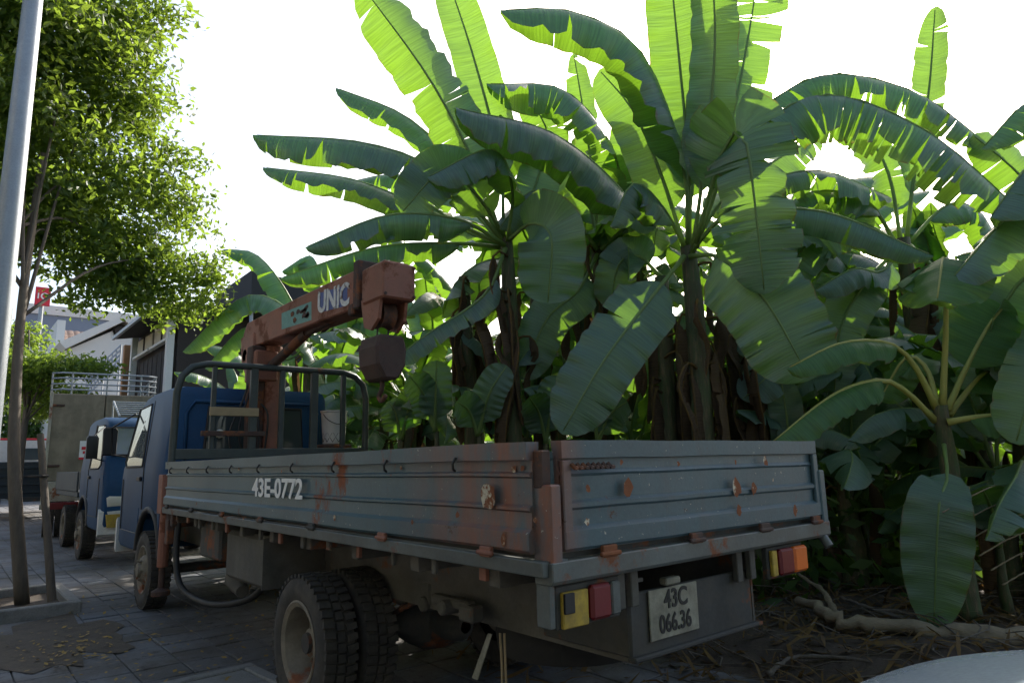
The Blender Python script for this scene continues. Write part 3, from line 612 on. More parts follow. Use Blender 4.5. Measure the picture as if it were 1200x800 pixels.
# bucket standing on the crane base
mb = MB(); mb.box((1.80,5.66,1.50), (.36,.32,.40)); part('battery_box', mb, 'crane_dark', tr, None, .015)
bk = empty('bucket', (1.82,5.66,1.705), 0, 'white plastic pail standing on the truck frame beside the crane column', 'bucket')
mb = MB(); mb.lathe([(0,.001),(0,.12),(.005,.125),(.36,.15),(.37,.16),(.385,.16),(.385,.145),(.02,.115),(.02,.001)], (0,0,0), 'Z', 24); part('pail', mb, 'plastic_white', bk, 40)
mb = MB(); mb.tube([(.155*cos(a),-.05-.12*sin(a),.34-.12*sin(a)) for a in [k*pi/10 for k in range(11)]], .005, 5); part('handle', mb, 'black', bk)
mb = MB()
for k in range(12):
    a0 = k*pi/6
    for sgn in (1,-1): mb.tube([(.131*cos(a0+sgn*t*.9),.131*sin(a0+sgn*t*.9),.02+t*.2) for t in (0,.5,1)], .003, 4)
part('net', mb, 'black', bk)
#PART3
# ------------------------------------------------------------------ second truck, nose towards the first
t2 = empty('cab_truck', (1.17,12.70,0), pi, 'blue truck parked nose to nose with the flatbed crane truck', 'truck')
c2 = make_cab(t2, 0.0)
mb = MB()
for k in range(7):
    t = k/6; mb.tube([(-.62,1.42-.62*t,2.40+.26*t),(.62,1.42-.62*t,2.40+.26*t)], .012, 6)
for x in (-.62,0,.62): mb.tube([(x,1.45,2.36),(x,.78,2.67)], .016, 6); mb.tube([(x,.78,2.67),(x,.78,2.34)], .014, 6)
part('wind_deflector', mb, 'galvanised', t2)
for x in (-.86,.86): wheel(t2, (x,.58,.405), 0 if x < 0 else pi, RF)
for x in (-.80,.80): wheel(t2, (x,-2.0,.405), 0 if x < 0 else pi, RD)
for x in (-.4,.4):
    mb = MB(); mb.box((x,-1.2,.78), (.08,3.6,.22)); part('chassis_rail', mb, 'under_steel', t2, None, .008)
mb = MB(); mb.box((0,-1.75,1.05), (1.84,3.0,.10)); part('bed_floor', mb, 'dark_bluegreen', t2, None, .01)
for x in (-.92,.92):
    mb = MB(); mb.box((x,-1.75,1.28), (.04,3.0,.36)); part('side_board', mb, 'dark_bluegreen', t2, None, .008)
mb = MB(); mb.box((0,-3.24,1.28), (1.80,.04,.36)); part('tailgate', mb, 'dark_bluegreen', t2, None, .008)
mb = MB(); mb.box((.05,2.285,.66), (.48,.012,.13)); lp2 = part('licence_plate', mb, 'plate_white', c2, None, .003)

# ------------------------------------------------------------------ third truck: rear of a canvas covered lorry
X3, Y3 = .04, 16.6
t3 = empty('covered_lorry', (0,0,0), 0, 'tan canvas covered lorry seen from behind with a round rail on top', 'truck')
def B(name, c, d, mat, par, bev=.01): mb = MB(); mb.box(c, d); return part(name, mb, mat, par, None, bev)
for k in range(2):
    d3 = B('rear_door', (X3+.55+k*1.08,Y3,2.24), (1.06,.06,1.94), 'tan_tarp', t3)
    for z in (1.60,2.95): B('hinge', (X3+.16 if k == 0 else X3+2.02,Y3-.045,z), (.28,.03,.05), 'crane_dark', d3)
B('body', (X3+1.09,Y3+2.2,2.24), (2.16,4.3,1.98), 'tan_tarp', t3, .03)
tb = B('tailboard', (X3+1.09,Y3-.02,1.04), (2.18,.08,.44), 'cream_paint', t3)
text('lettering', '7.5', .34, 'decal_blue', tb, frame((X3+.62,Y3-.064,1.06), (1,0,0), (.15,0,1)), bold=.012)
bmp = B('bumper', (X3+1.09,Y3-.12,.72), (2.2,.12,.12), 'cream_paint', t3)
B('tail_lamp', (X3+.40,Y3-.19,.73), (.62,.03,.15), 'lamp_red', bmp); B('tail_lamp', (X3+1.78,Y3-.19,.73), (.62,.03,.15), 'lamp_red', bmp)
for x in (X3+.16,X3+2.02): B('corner_post', (x-.12 if x < X3+1 else x+.12,Y3-.02,2.0), (.06,.10,2.5), 'cream_paint', t3)
stk = B('sticker', (X3+.86,Y3-.036,1.94), (.42,.01,.42), 'lettering_white', t3, .002)
mb = MB(); mb.prism([(X3+.69,1.95),(X3+.69,2.02),(X3+.78,2.02),(X3+.82,2.10),(X3+.97,2.10),(X3+1.0,2.02),(X3+1.04,1.95)], 'Y', Y3-.047, Y3-.042); part('red_van_mark', mb, 'sign_red', stk)
mb = MB(); mb.prism([(X3+.72,1.86),(X3+.72,1.92),(X3+.90,1.93),(X3+1.05,1.88),(X3+1.05,1.86)], 'Y', Y3-.047, Y3-.042); mb.box((X3+.86,Y3-.044,1.755), (.42,.006,.05)); part('red_band', mb, 'sign_red', stk)
mb = MB()
for z in (3.32,3.45,3.58,3.70): mb.tube([(X3+.02,Y3+4.2,z),(X3+.02,Y3+.15,z),(X3+.2,Y3,z),(X3+1.96,Y3,z),(X3+2.14,Y3+.15,z),(X3+2.14,Y3+4.2,z)], .02, 6)
for x, y in [(X3+.02,Y3+.3+k*1.3) for k in range(4)]+[(X3+2.14,Y3+.3+k*1.3) for k in range(4)]+[(X3+.4+k*.7,Y3) for k in range(3)]: mb.tube([(x,y,3.2),(x,y,3.72)], .018, 6)
part('roof_rail', mb, 'galvanised', t3)
for x in (X3+.18,X3+.42,X3+1.76,X3+2.0): wheel(t3, (x,Y3+.95,.405), 0 if x < X3+1 else pi, RD)
for x in (X3+.6,X3+1.6): B('chassis_rail', (x,Y3+2.6,.74), (.09,5.2,.16), 'under_steel', t3)
for x in (X3+.2,X3+1.98): wheel(t3, (x,Y3+5.0,.405), 0, RF)
cb3 = MB(); cb3.loft([[(X3+1.09+a, y, z) for a, z in ((-.95,.7),(-.95,1.6),(-.88,z1),(.88,z1),(.95,1.6),(.95,.7))] for y, z1 in ((Y3+4.5,2.4),(Y3+5.6,2.4),(Y3+6.2,1.75))]); part('cab', cb3, 'white_paint', t3, 30)
_c = Vector((X3,Y3,0)); _a = rad(-5.5); t3.rotation_euler = (0,0,_a); t3.location = _c - Matrix.Rotation(_a,3,'Z') @ _c
# fourth truck further along
t4 = empty('dump_truck', (0,0,0), 0, 'white cabbed truck with a dark ribbed bed beyond the canvas covered lorry', 'truck')
X4, Y4 = -.42, 25.5
B('bed', (X4+1.05,Y4+1.8,1.25), (2.0,3.6,1.15), 'dark_bluegreen', t4, .02)
for k in range(7): B('rib', (X4+.03,Y4+.2+k*.53,1.25), (.06,.09,1.12), 'dark_bluegreen', t4)
for k in range(4): B('rib', (X4+1.05,Y4-.02,.85+k*.26), (2.0,.06,.08), 'dark_bluegreen', t4)
mb = MB(); mb.loft([[(X4+1.05+a, y, z) for a, z in ((-.98,.7),(-.98,1.75),(-.9,z1),(.9,z1),(.98,1.75),(.98,.7))] for y, z1 in ((Y4+3.8,2.65),(Y4+5.2,2.65),(Y4+5.7,1.9))]); cb4 = part('cab', mb, 'white_paint', t4, 30)
B('rear_window', (X4+1.2,Y4+3.79,2.15), (1.1,.02,.42), 'dark_glass', cb4, .004); B('roof_trim', (X4+1.05,Y4+4.4,2.69), (1.7,1.2,.07), 'sign_red', cb4)
for x in (X4+.18,X4+1.92): wheel(t4, (x,Y4+1.0,.405), 0, RD); wheel(t4, (x,Y4+4.6,.405), 0, RF)
B('chassis_rail', (X4+1.05,Y4+2.6,.62), (.9,5.4,.14), 'under_steel', t4)

# ------------------------------------------------------------------ lamp post, tree pit, near street tree
pb = Vector((-1.40,6.35,0)); pl = empty('lamp_post', pb, 0, 'tall galvanised steel post beside the pavement tree pit', 'post')
mb = MB(); mb.lathe([(0,.125),(1.5,.118),(4.5,.100),(9.0,.075)], (0,0,0), 'Z', 18); part('shaft', mb, 'galvanised', pl, 60)
mb = MB(); mb.box((0,0,.02), (.34,.34,.035)); 
for a in (-1,1):
    for b in (-1,1): mb.tube([(a*.13,b*.13,.02),(a*.13,b*.13,.09)], .016, 6)
part('base_plate', mb, 'galvanised', pl, None, .006)
tp = empty('tree_pit', (-.82,7.68,0), 0, 'low square concrete kerb round the street tree in the pavement', 'tree pit')
for sx, sy, dx, dy in ((0,-.78,.80,.11),(0,.78,.80,.11),(-.345,0,.11,1.45),(.345,0,.11,1.45)):
    mb = MB(); mb.box((sx,sy,.045), (dx,dy,.15)); part('kerb_stone', mb, 'concrete', tp, None, .012)
mb = MB(); mb.box((0,0,0), (.6,1.46,.05)); part('earth', mb, 'soil', tp)

def crown_mesh(name, blobs, n, size, mat, seed, flat=.0):
    r = random.Random(seed); mb = MB(); tot = sum((b[3]*b[4]*b[5])**.72 for b in blobs)
    for (x,y,z,rx,ry,rz) in blobs:
        k = int(n*(rx*ry*rz)**.72/tot); ncl = max(4, k//22)
        cl = []
        for _ in range(ncl):
            d = Vector((r.gauss(0,1), r.gauss(0,1), r.gauss(0,1))).normalized()*(r.random()**.45)
            cl.append(Vector((x+d.x*rx, y+d.y*ry, z+d.z*rz)))
        for c in cl:
            out = (c-Vector((x,y,z-rz*.3))).normalized()
            for _ in range(22):
                q = c + Vector((r.gauss(0,1), r.gauss(0,1), r.gauss(0,.55)))*size*2.7
                s = size*r.uniform(.6,1.25); nv = (Vector((r.gauss(0,.8), r.gauss(0,.8), r.gauss(.55,.6)))).normalized()
                a = nv.orthogonal().normalized(); a = Quaternion(nv, r.uniform(0,6.28)) @ a; b = nv.cross(a)
                mb.add([q-a*s, q+b*s*.48+nv*s*.12, q+a*s, q-b*s*.48+nv*s*.12], [(0,1,2,3)])
    return mb.mesh(name, mat, None, 0, False)
def tree(name, base, trunk, limbs, blobs, n, size, mat, seed, label, cat='tree', group=None):
    t = empty(name, base, 0, label, cat, group); b = Vector(base)
    mb = MB(); mb.tube(catmull([Vector(p)-b for p, r in trunk], 18), [trunk[0][1]+(trunk[-1][1]-trunk[0][1])*k/18 for k in range(19)], 10); tk = part('trunk', mb, 'bark', t, 180)
    for l in limbs:
        mb = MB(); p = [Vector(q)-b for q in l[0]]; mb.tube(catmull(p, 10), [l[1]*(1-.75*k/10) for k in range(11)], 6); part('limb', mb, 'bark', t, 180)
    o = link('crown', crown_mesh('crown', [(x-b.x,y-b.y,z-b.z,rx,ry,rz) for x,y,z,rx,ry,rz in blobs], n, size, mat, seed), t); o['kind'] = 'stuff'
    return t
tb_ = Vector((-.86,7.75,0))
blobs = []
def bl(u, v, d, r, rz=None, ry=None): p = P(u,v,d); blobs.append((p.x,p.y,p.z,r,ry or r,rz or r*.7))
for u, v, d, r in ((20,40,8.6,.9),(90,30,9.2,.9),(140,20,9.6,.55),(40,130,9,1.0),(110,110,9.8,.95),(160,130,10.2,.55),(30,220,9.2,1.0),(110,210,10,1.0),(175,215,10.5,.6),(205,250,10.8,.5),(65,280,9.6,.75),(130,290,10.2,.8),(190,300,10.7,.6),(228,318,11,.45),(100,330,10,.45),(215,345,11,.38),(-60,100,8.5,1.4),(-80,250,8.6,1.3),(40,-120,9,1.3),(130,-120,9.6,1.1),(60,-260,9,1.2),(-90,-80,9,1.5),(20,170,12,1.2),(90,260,12.5,1.1),(190,180,10.6,.3),(175,60,9.8,.3),(150,345,10.6,.35),(246,330,11,.22),(92,350,10,.26),(135,335,10.2,.4),(165,330,10.5,.5),(180,350,10.8,.4),(235,365,11,.3),(205,375,11,.28),(120,60,9.4,.7),(10,-20,8,1.0),(190,35,9.9,.2),(206,18,10,.15),(196,112,10.4,.2),(214,186,10.7,.22),(236,196,10.9,.14),(243,272,11,.2),(258,306,11,.14),(175,160,10.4,.25),(226,235,10.8,.2),(165,85,10,.28),(250,350,11,.2),(180,8,9.7,.25)): bl(u,v,d,r)
limbs = []
for k in (0,1,3,4,6,7,10,11,12,17):
    c = Vector(blobs[k][:3]); st = ony(27-2*(k%4),370-35*(k%4),8.1); limbs.append(([st, st.lerp(c,.45)+Vector((0,0,.25)), c], .026))
tree('street_tree', tb_, [((-.86,7.75,0),.075),(tuple(ony(17,560,7.8)),.06),(tuple(ony(18,470,7.9)),.058),(tuple(ony(27,345,8.1)),.055),(tuple(ony(50,180,8.4)),.04)], limbs, blobs, 78000, .058, 'tree_leaf', 5, 'tall leafy street tree growing from the kerbed tree pit by the lamp post')
pr_ = empty('tree_prop', (-.62,7.45,0), 0, 'bare leaning wooden prop tied against the street tree trunk', 'prop')
mb = MB(); mb.tube([(0,0,.06),(-.10,.16,.9),(-.22,.36,1.9)], [.045,.04,.035], 8); part('pole', mb, 'bark', pr_, 60)
mb = MB(); mb.tube([(-.18,.20,1.42),(-.30,.38,1.42),(-.16,.42,1.42),(-.12,.24,1.42),(-.18,.20,1.42)], .014, 5); part('tie', mb, 'rubber', pr_)
# flat layered tree further along, and masses behind the trucks
blobs = []
for u, v, d, r, rz in ((40,425,20,1.0,.35),(75,430,20,.9,.3),(110,432,20.5,.7,.22),(40,455,21,.9,.4),(75,470,21,.8,.4),(20,440,20,1.0,.4),(30,395,22,.6,.4),(45,480,22,.7,.5)): bl(u,v,d,r,rz)
lb = P(22,560,20); tree('layered_tree', (lb.x,lb.y,0), [((lb.x,lb.y,0),.12),((lb.x,lb.y,2.2),.10),((lb.x+.05,lb.y,4.4),.07)], [([(lb.x,lb.y,2.6+.3*(k%3)), (lb.x*.5+b[0]*.5,lb.y*.5+b[1]*.5,b[2]-.1), b[:3]], .035) for k, b in enumerate(blobs)], blobs, 9000, .08, 'tree_leaf', 8, 'street tree with flat spreading tiers of leaves behind the canvas covered lorry')
blobs = []
for u, v, d, r in ((15,520,40,2.4),(40,500,42,2.4),(10,440,42,2.6),(60,450,44,2.2),(-20,480,40,3),(100,470,46,2)): bl(u,v,d,r)
lb = P(20,545,41); tree('roadside_tree', (lb.x,lb.y,0), [((lb.x,lb.y,0),.2),((lb.x,lb.y,3.5),.14)], [([(lb.x,lb.y,2.4), b[:3]], .08) for b in blobs], blobs, 9000, .16, 'bush_leaf', 9, 'dense dark roadside tree far along the pavement behind the parked trucks')

# ------------------------------------------------------------------ buildings
hs = empty('shop_house', (3.3,20,0), 0, 'weathered two storey shop house with a dark plank wall, white posts and a slanting awning', 'house')
def HB(name, c, d, mat, par=None, bev=0, R=None):
    mb = MB(); mb.box((c[0]-3.3,c[1]-20,c[2]), d, R); return part(name, mb, mat, par or hs, None, bev)
HB('wall', (7.4,23.1,3.1), (8.0,6.4,6.2), 'wall_dark')
for k in range(20): HB('plank', (3.385-.012*(k%2),20.15+k*.32,3.0), (.05,.305,4.3), 'wall_dark')
for y in (20.05,25.2): HB('post', (3.22,y,3.2), (.20,.22,6.3), 'wall_white', None, .01)
for k in range(2):
    y = 21.3+k*2.5; wn = HB('window_panel', (3.30,y,5.66), (.06,2.2,.56), 'wall_cream', None, .01)
    HB('sill', (3.22,y,5.34), (.16,2.3,.09), 'wall_white', wn, .01); HB('mullion', (3.255,y,5.66), (.05,.07,.56), 'wall_dark', wn)
HB('post', (3.20,26.2,3.0), (.28,.28,6.0), 'brown_timber', None, .01)
HB('awning', (3.05,22.0,6.13), (1.0,6.2,.08), 'roof_dark', None, 0, Matrix.Rotation(rad(-10),3,'Y'))
HB('roof', (7.6,23.1,6.55), (8.2,6.8,.2), 'roof_dark', None, 0, Matrix.Rotation(rad(-4),3,'Y'))
for k in range(6): HB('roof_bar', (2.85,20.6+k*.35,6.75), (.05,.05,1.1), 'galvanised', None, 0, Matrix.Rotation(rad(16),3,'X'))
HB('gutter', (2.52,22.0,6.02), (.09,6.2,.10), 'galvanised')
# dark canopy above the banana patch
cv = empty('canopy', (6.6,19.0,0), 0, 'large black canopy roof on steel posts behind the banana leaves', 'canopy')
mb = MB(); mb.add([(-1.6,-.6,7.35),(1.9,-.6,6.95),(2.2,3,6.9),(-1.6,3,7.3),(-1.6,-.6,6.1),(1.9,-.6,6.0),(2.2,3,6.0),(-1.6,3,6.1)], [(0,1,2,3),(4,7,6,5),(0,4,5,1),(1,5,6,2),(2,6,7,3),(3,7,4,0)]); part('cover', mb, 'roof_dark', cv)
for x in (-1.5,1.8):
    mb = MB(); mb.tube([(x,-.4,0),(x,-.4,6.3)], .06, 8); part('post', mb, 'galvanised', cv, 60)
# gabled white house
G0 = 40.0
gp = lambda u, v, Y=G0: ony(u, v, Y)
gh = empty('gabled_house', (gp(145,400).x,G0,0), 0, 'white rendered house with a plain gable and a round vent', 'house')
ap, le = gp(145,377), gp(76,409); ox = gh.location.x; re_ = 2*ap.x-le.x
mb = MB(); mb.prism([(le.x-ox,0),(re_-ox,0),(re_-ox,le.z),(ap.x-ox,ap.z-.25),(le.x-ox,le.z-.1)], 'Y', 0, 9); part('wall', mb, 'wall_white', gh)
for a_, b_ in ((le,ap),(Vector((re_,0,le.z)),ap)):
    mb = MB(); q = [(a_.x-ox,a_.z-.02),(b_.x-ox,b_.z),(b_.x-ox,b_.z+.38),(a_.x-ox+(-.3 if a_ is le else .3),a_.z+.30)]; mb.prism(q, 'Y', -.35, 9.3); part('roof_slope', mb, 'wall_white', gh)
vc = gp(141,388); mb = MB(); mb.lathe([(-.03,.001),(-.03,.26),(.05,.30),(.05,.36),(-.05,.36)], (vc.x-ox,-.05,vc.z), 'Y', 20); part('round_vent', mb, 'wall_dark', gh, 50)
mb = MB(); a_ = gp(95,420); b_ = gp(118,440); mb.box((a_.x-ox,-.03,5.2), (1.2,.06,1.3)); part('window', mb, 'dark_glass', gh)
# tile roofed house behind it
th = empty('tiled_house', (gp(90,400,50).x,50,0), 0, 'low house with a brown tiled roof and white end parapet behind the gabled house', 'house')
ox = th.location.x; t0, t1 = gp(72,409,50), gp(150,380,50)
mb = MB(); mb.box((3.0,4,t0.z/2-.2), (9.5,8,t0.z-.4)); part('wall', mb, 'wall_white', th)
ht = t1.z-t0.z+.5
for r_ in range(6):
    for k in range(22):
        mb = MB() if (r_ == 0 and k == 0) else None
        if mb: mb.loft([[(x,y,z+.04*sin(pi*j/4)) for j, x in enumerate((-.19,-.09,0,.09,.19))]+[(.19,y,z-.03),(-.19,y,z-.03)] for y, z in ((0,0),(.62,.34))]); TM = mb.mesh('roof_tile', 'tile_brown', 50)
        link('roof_tile', TM, th, (t0.x-ox+.35+k*.40, r_*.56, t0.z-.1+r_*.32))
mb = MB(); mb.box((t0.x-ox-.15,2,t0.z+.55), (.45,4.6,2.6)); part('parapet', mb, 'wall_white', th)
# grey blue tower block with a pale top band and a red sign
bk_ = empty('grey_building', (gp(100,380,75).x,75,0), 0, 'tall blue grey blank walled building with a pale top band', 'building')
ox = bk_.location.x; a_, b_ = gp(28,366,75), gp(165,362,75)
mb = MB(); mb.box(((a_.x+b_.x)/2-ox,6,a_.z/2), (b_.x-a_.x,12,a_.z)); part('wall', mb, 'wall_grey', bk_)
mb = MB(); mb.box(((a_.x+b_.x)/2-ox,6,a_.z+.45), (b_.x-a_.x+.3,12.3,.9)); part('top_band', mb, 'wall_white', bk_)
mb = MB(); mb.box(((a_.x+b_.x)/2-ox,-.06,a_.z*.78), (b_.x-a_.x,.12,.25)); part('ledge', mb, 'wall_white', bk_)
sg0, sg1 = gp(40,357,70), gp(60,338,70)
sgn = empty('red_sign', ((sg0.x+sg1.x)/2,70,0), 0, 'red square sign with a white ring mark on a tall pole', 'sign')
ww = sg1.x-sg0.x; zc = (sg0.z+sg1.z)/2
mb = MB(); mb.box((0,0,zc), (ww,.3,sg1.z-sg0.z)); sp_ = part('panel', mb, 'sign_red', sgn)
mb = MB(); mb.lathe([(-.02,ww*.17),(-.02,ww*.27),(.02,ww*.27),(.02,ww*.17),(-.02,ww*.17)], (ww*.12,-.2,zc), 'Y', 24); mb.box((-ww*.30,-.19,zc), (ww*.09,.05,ww*.45)); part('ring_mark', mb, 'lettering_white', sp_, 40)
mb = MB(); mb.tube([(0,.3,0),(0,.3,zc)], .18, 10); part('pole', mb, 'galvanised', sgn)
# stair rail on the white house side
sr = empty('stair_rail', (gp(120,430,34).x,34,0), 0, 'open steel stair rail climbing beside the gabled white house', 'railing'); ox = sr.location.x
p0, p1 = gp(102,442,34), gp(142,404,34)
for k in range(5):
    t = k/4; q0 = Vector((p0.x-ox,0,p0.z-.9*t)); q1 = Vector((p1.x-ox,0,p1.z-.9*t)); mb = MB(); mb.tube([q0,q1], .04, 6); part('rail', mb, 'galvanised', sr)
for k in range(9):
    t = k/8; x = p0.x+(p1.x-p0.x)*t-ox; z = p0.z+(p1.z-p0.z)*t; mb = MB(); mb.tube([(x,0,0),(x,0,z)] if k % 4 == 0 else [(x,0,z-.9),(x,0,z)], .035, 6); part('baluster', mb, 'galvanised', sr)
# unseen houses and trees, added behind the camera and opposite to shade the truck
for k in range(7):
    y = -22+k*8.2; hh = (8.6,10.5,7.4,11.2,9.0,8.2,10.0)[k]; cl = ('wall_cream','wall_grey','wall_dark')[k%3]
    o = empty('added_house', (-16.5,y,0), 0, ('narrow cream','narrow blue grey','narrow dark')[k%3]+' terrace house across the road, '+('first','second','third','fourth','fifth','sixth','seventh')[k]+' of its row', 'house', 'terrace houses across the road')
    mb = MB(); mb.box((0,0,hh/2), (8,8.0,hh)); part('wall', mb, cl, o)
    mb = MB(); mb.box((.1,0,hh+.15), (8.6,8.1,.3)); part('roof', mb, 'tile_brown', o)
    for fl_ in range(int(hh//3)):
        for q in (-2.2,0,2.2):
            mb = MB(); mb.box((4.02,q,1.7+fl_*3), (.06,1.3,1.5)); wn = part('window', mb, 'dark_glass', o); mb = MB(); mb.box((4.08,q,.9+fl_*3), (.2,1.5,.08)); part('sill', mb, 'wall_white', wn)
for k, (x, y) in enumerate(((-1.5,-5.2),(-1.3,-13.5),(-10.8,-6),(-10.8,1.5),(-10.8,9))):  # unseen trees added to keep skylight off the truck
    r = random.Random(60+k); blobs = [(x+r.gauss(0,1.1), y+r.gauss(0,1.2), r.uniform(3.8,7.2), r.uniform(1.2,1.9), r.uniform(1.2,1.9), r.uniform(.8,1.2)) for _ in range(18)]
    tree('street_tree', (x,y,0), [((x,y,0),.11),((x,y,2),.09),((x+.1,y,4.5),.06)], [([(x,y,2.6), b[:3]], .04) for b in blobs[:8]], blobs, 13000, .10, 'tree_leaf', 70+k, 'leafy street tree '+('on the pavement behind the silver car','further back along the pavement behind the silver car','across the road facing the silver car','across the road facing the flatbed truck bed','across the road facing the truck cabs')[k], 'tree', 'street trees')
#PART4
# ------------------------------------------------------------------ banana plants
def leaf_parts(pts, width, normal, droop=-30, tears=3, seed=0, petiole=.18, mat='banana_leaf', rib='midrib', n=30, ragged=1.0, wave=1.0, prad=.022, oval=False):
    """midrib polyline -> (blade mesh, midrib mesh). normal: callable(p)->Vector the blade's upper side looks to."""
    r = random.Random(seed); pl = catmull(pts, n*2); tot = [0]
    for a, b in zip(pl, pl[1:]): tot.append(tot[-1]+(b-a).length)
    Ln = tot[-1]
    def at(t):
        s = max(0, min(1, t))*Ln
        for i in range(len(tot)-1):
            if tot[i+1] >= s-1e-9: break
        k = (s-tot[i])/max(1e-9, tot[i+1]-tot[i]); return pl[i].lerp(pl[i+1], k)
    def fr(t):
        p = at(t); T = (at(t+.02)-at(t-.02)).normalized(); nn = normal(p); S = T.cross(nn)
        if S.length < 1e-3: S = T.orthogonal()
        S.normalize(); return p, T, S, S.cross(T).normalized()
    def prof(u): # blade half width along the blade 0..1
        if oval: return max(.012, (4*u*(1-u))**.5*(1.05-.2*u))
        return max(.012, min(1, (u/.16)**.62 if u < .16 else 1)*(1-.12*u)*((1-((u-.72)/.28)**2.1)**.55 if u > .72 else 1))
    mb = MB(); uvs = []
    nu = 4
    ph = r.uniform(0,6); fr_ = r.uniform(5,9)
    d0 = rad(droop)
    for sg in (-1,1):
        cuts = sorted([0,1]+[r.uniform(.06,.97) for _ in range(tears)])
        for a, b in zip(cuts, cuts[1:]):
            if b-a < .008: continue
            seg = max(2, int((b-a)*n)); base = len(mb.v)
            depth = r.uniform(.0,.5)                      # how close to the midrib the tear runs
            sd = rad(r.gauss(0,9))*min(1, tears/5)*ragged; gap = r.uniform(.05,.28)*min(1,tears/6)
            ln = 1-r.random()**3*.35*min(1,tears/8)*ragged
            rows = []
            for i in range(seg+1):
                row = []
                for j in range(nu+1):
                    f = j/nu; g = max(0, (f-depth)/(1-depth))*gap
                    tt = a+(b-a)*i/seg; tt = (a+b)/2+(tt-(a+b)/2)*(1-g)
                    p, T, S, Nn = fr(petiole+(1-petiole)*tt); hw = width/2*prof(tt)*ln
                    rp = wave*(.10*sin(fr_*tt*6.28+ph)+.06*sin(fr_*2.3*tt*6.28+ph*2+sg))
                    an = d0*(.65+.55*f)+sd*f*1.6+rp*f
                    if f < .01: off = Vector((0,0,0))
                    else: off = (S*sg*cos(an)+Nn*sin(an))*hw*f
                    row.append(p+off+T*(.06*hw*f*f)); uvs.append((.5+sg*f*.5, tt))
                rows.append(row)
            vs = [q for row in rows for q in row]; m_ = nu+1
            fs = [(i*m_+j, i*m_+j+1, (i+1)*m_+j+1, (i+1)*m_+j) if sg > 0 else (i*m_+j, (i+1)*m_+j, (i+1)*m_+j+1, i*m_+j+1) for i in range(seg) for j in range(nu)]
            mb.add(vs, fs)
    me = mb.mesh('leaf', mat, 180, 0, False)
    uvl = me.uv_layers.new(name='UVMap')
    for lp_ in me.loops: uvl.data[lp_.index].uv = uvs[lp_.vertex_index]
    mr = MB(); k = 12; ps = []; rs = []
    for i in range(k+1):
        t = i/k; p, T, S, Nn = fr(t*.985); ps.append(p-Nn*(.006*(1-t))); rs.append(prad*(1.25 if t < .05 else 1)*(1-.85*t)+.002)
    mr.tube(ps, rs, 6); return me, mr.mesh('midrib', rib, 180, 0, False)
def stem_mesh(h, r0, r1, bend, seed, dry=True):
    r = random.Random(seed); mb = MB(); n = 14; pts = []; rs = []
    for i in range(n+1):
        t = i/n; pts.append((bend[0]*t*t+.02*sin(t*7+seed), bend[1]*t*t, h*t)); rs.append((r0*(1-t)+r1*t)*(1+.18*max(0,1-t*6))*(1+.05*sin(t*23+seed)))
    mb.tube(pts, rs, 14); return mb.mesh('pseudostem', 'pseudostem', 180)
def dry_mesh(seed, ln, wd):
    r = random.Random(seed); a = r.uniform(0,.2)
    pts = [(0,0,0),(.09+a,0,.04),(.15+a*1.4,.05*r.uniform(-1,1),-.2*ln),(.12+a,.12*r.uniform(-1,1),-.6*ln),(.10+a*.8,.2*r.uniform(-1,1),-ln)]
    return leaf_parts(pts, wd, lambda p: Vector((1,.2,.3)).normalized(), -72, 3, seed, .15, 'dry_leaf', 'dry_leaf', 16, 1.2, .9, .012)
DRY = [dry_mesh(400+k, .7+.14*k, .20+.03*k) for k in range(6)]
def add_leaf(plant, me, mr, loc=None, rot=None, nm='leaf'):
    o = link(nm, me, plant, loc, rot); link('midrib', mr, o); return o
def add_dry(plant, z, n, seed, rad_=.07):
    r = random.Random(seed)
    for k in range(n):
        me, mr = DRY[r.randrange(6)]; a = r.uniform(0,6.28)
        o = add_leaf(plant, me, mr, (cos(a)*rad_*.6, sin(a)*rad_*.6, z*r.uniform(.62,1.0)), (0,0,a), 'dry_leaf')
ZV = Vector((0,0,1))
def nrm(up, camw, rgt=0):
    return lambda p: (ZV*up + (CAM-p).normalized()*camw + RT*rgt + Vector((.001,.002,0))).normalized()
# --- plants standing right behind the truck: crown position (pixel, distance), stem foot on the soil below it
def hero(key, u, v, d, r0, r1, label, lean=(0,0), dry=0, base=None, mat='banana_leaf'):
    c = P(u,v,d); bx, by = c.x-lean[0], c.y-lean[1]; gz = soil_h(bx,by)-.03
    o = empty('banana_plant', (bx,by,gz), 0, label, 'banana plant', 'banana plants behind the truck')
    link('pseudostem', stem_mesh(c.z-gz+.05, r0, r1, lean, int(u)), o)
    if dry: add_dry(o, c.z-gz, dry, int(u)+5)
    return o
def hleaf(pl, pts, width, up=1.0, camw=0.0, droop=-45, tears=2, pet=.2, mat='banana_leaf', rib='midrib', rgt=0, seed=None, prad=.022, wave=1.0, oval=False):
    hleaf.k += 1; b = pl.location
    w_ = [P(*q)-b for q in pts]; nf = nrm(up, camw, rgt)
    me, mr = leaf_parts(w_, width, lambda p: nf(p+b), droop, tears, seed or hleaf.k*17, pet, mat, rib, 34, 1.0, wave, prad, oval)
    return add_leaf(pl, me, mr)
hleaf.k = 0
A = hero('A', 592, 285, 7.4, .12, .07, 'banana plant with long leaves arching over the truck crane boom', (.0,.1), 9)
Bp = hero('B', 700, 295, 7.9, .12, .07, 'banana plant whose broad leaf slants across between the two tallest clumps', (0,0), 8)
Cp = hero('C', 806, 295, 6.8, .13, .08, 'tallest banana plant with two torn arching leaves and brown skirts on its stem', (0,.05), 14)
Dp = hero('D', 1058, 285, 7.2, .12, .075, 'banana plant with a bare upright stem and a single leaf standing above its crown', (0,0), 3)
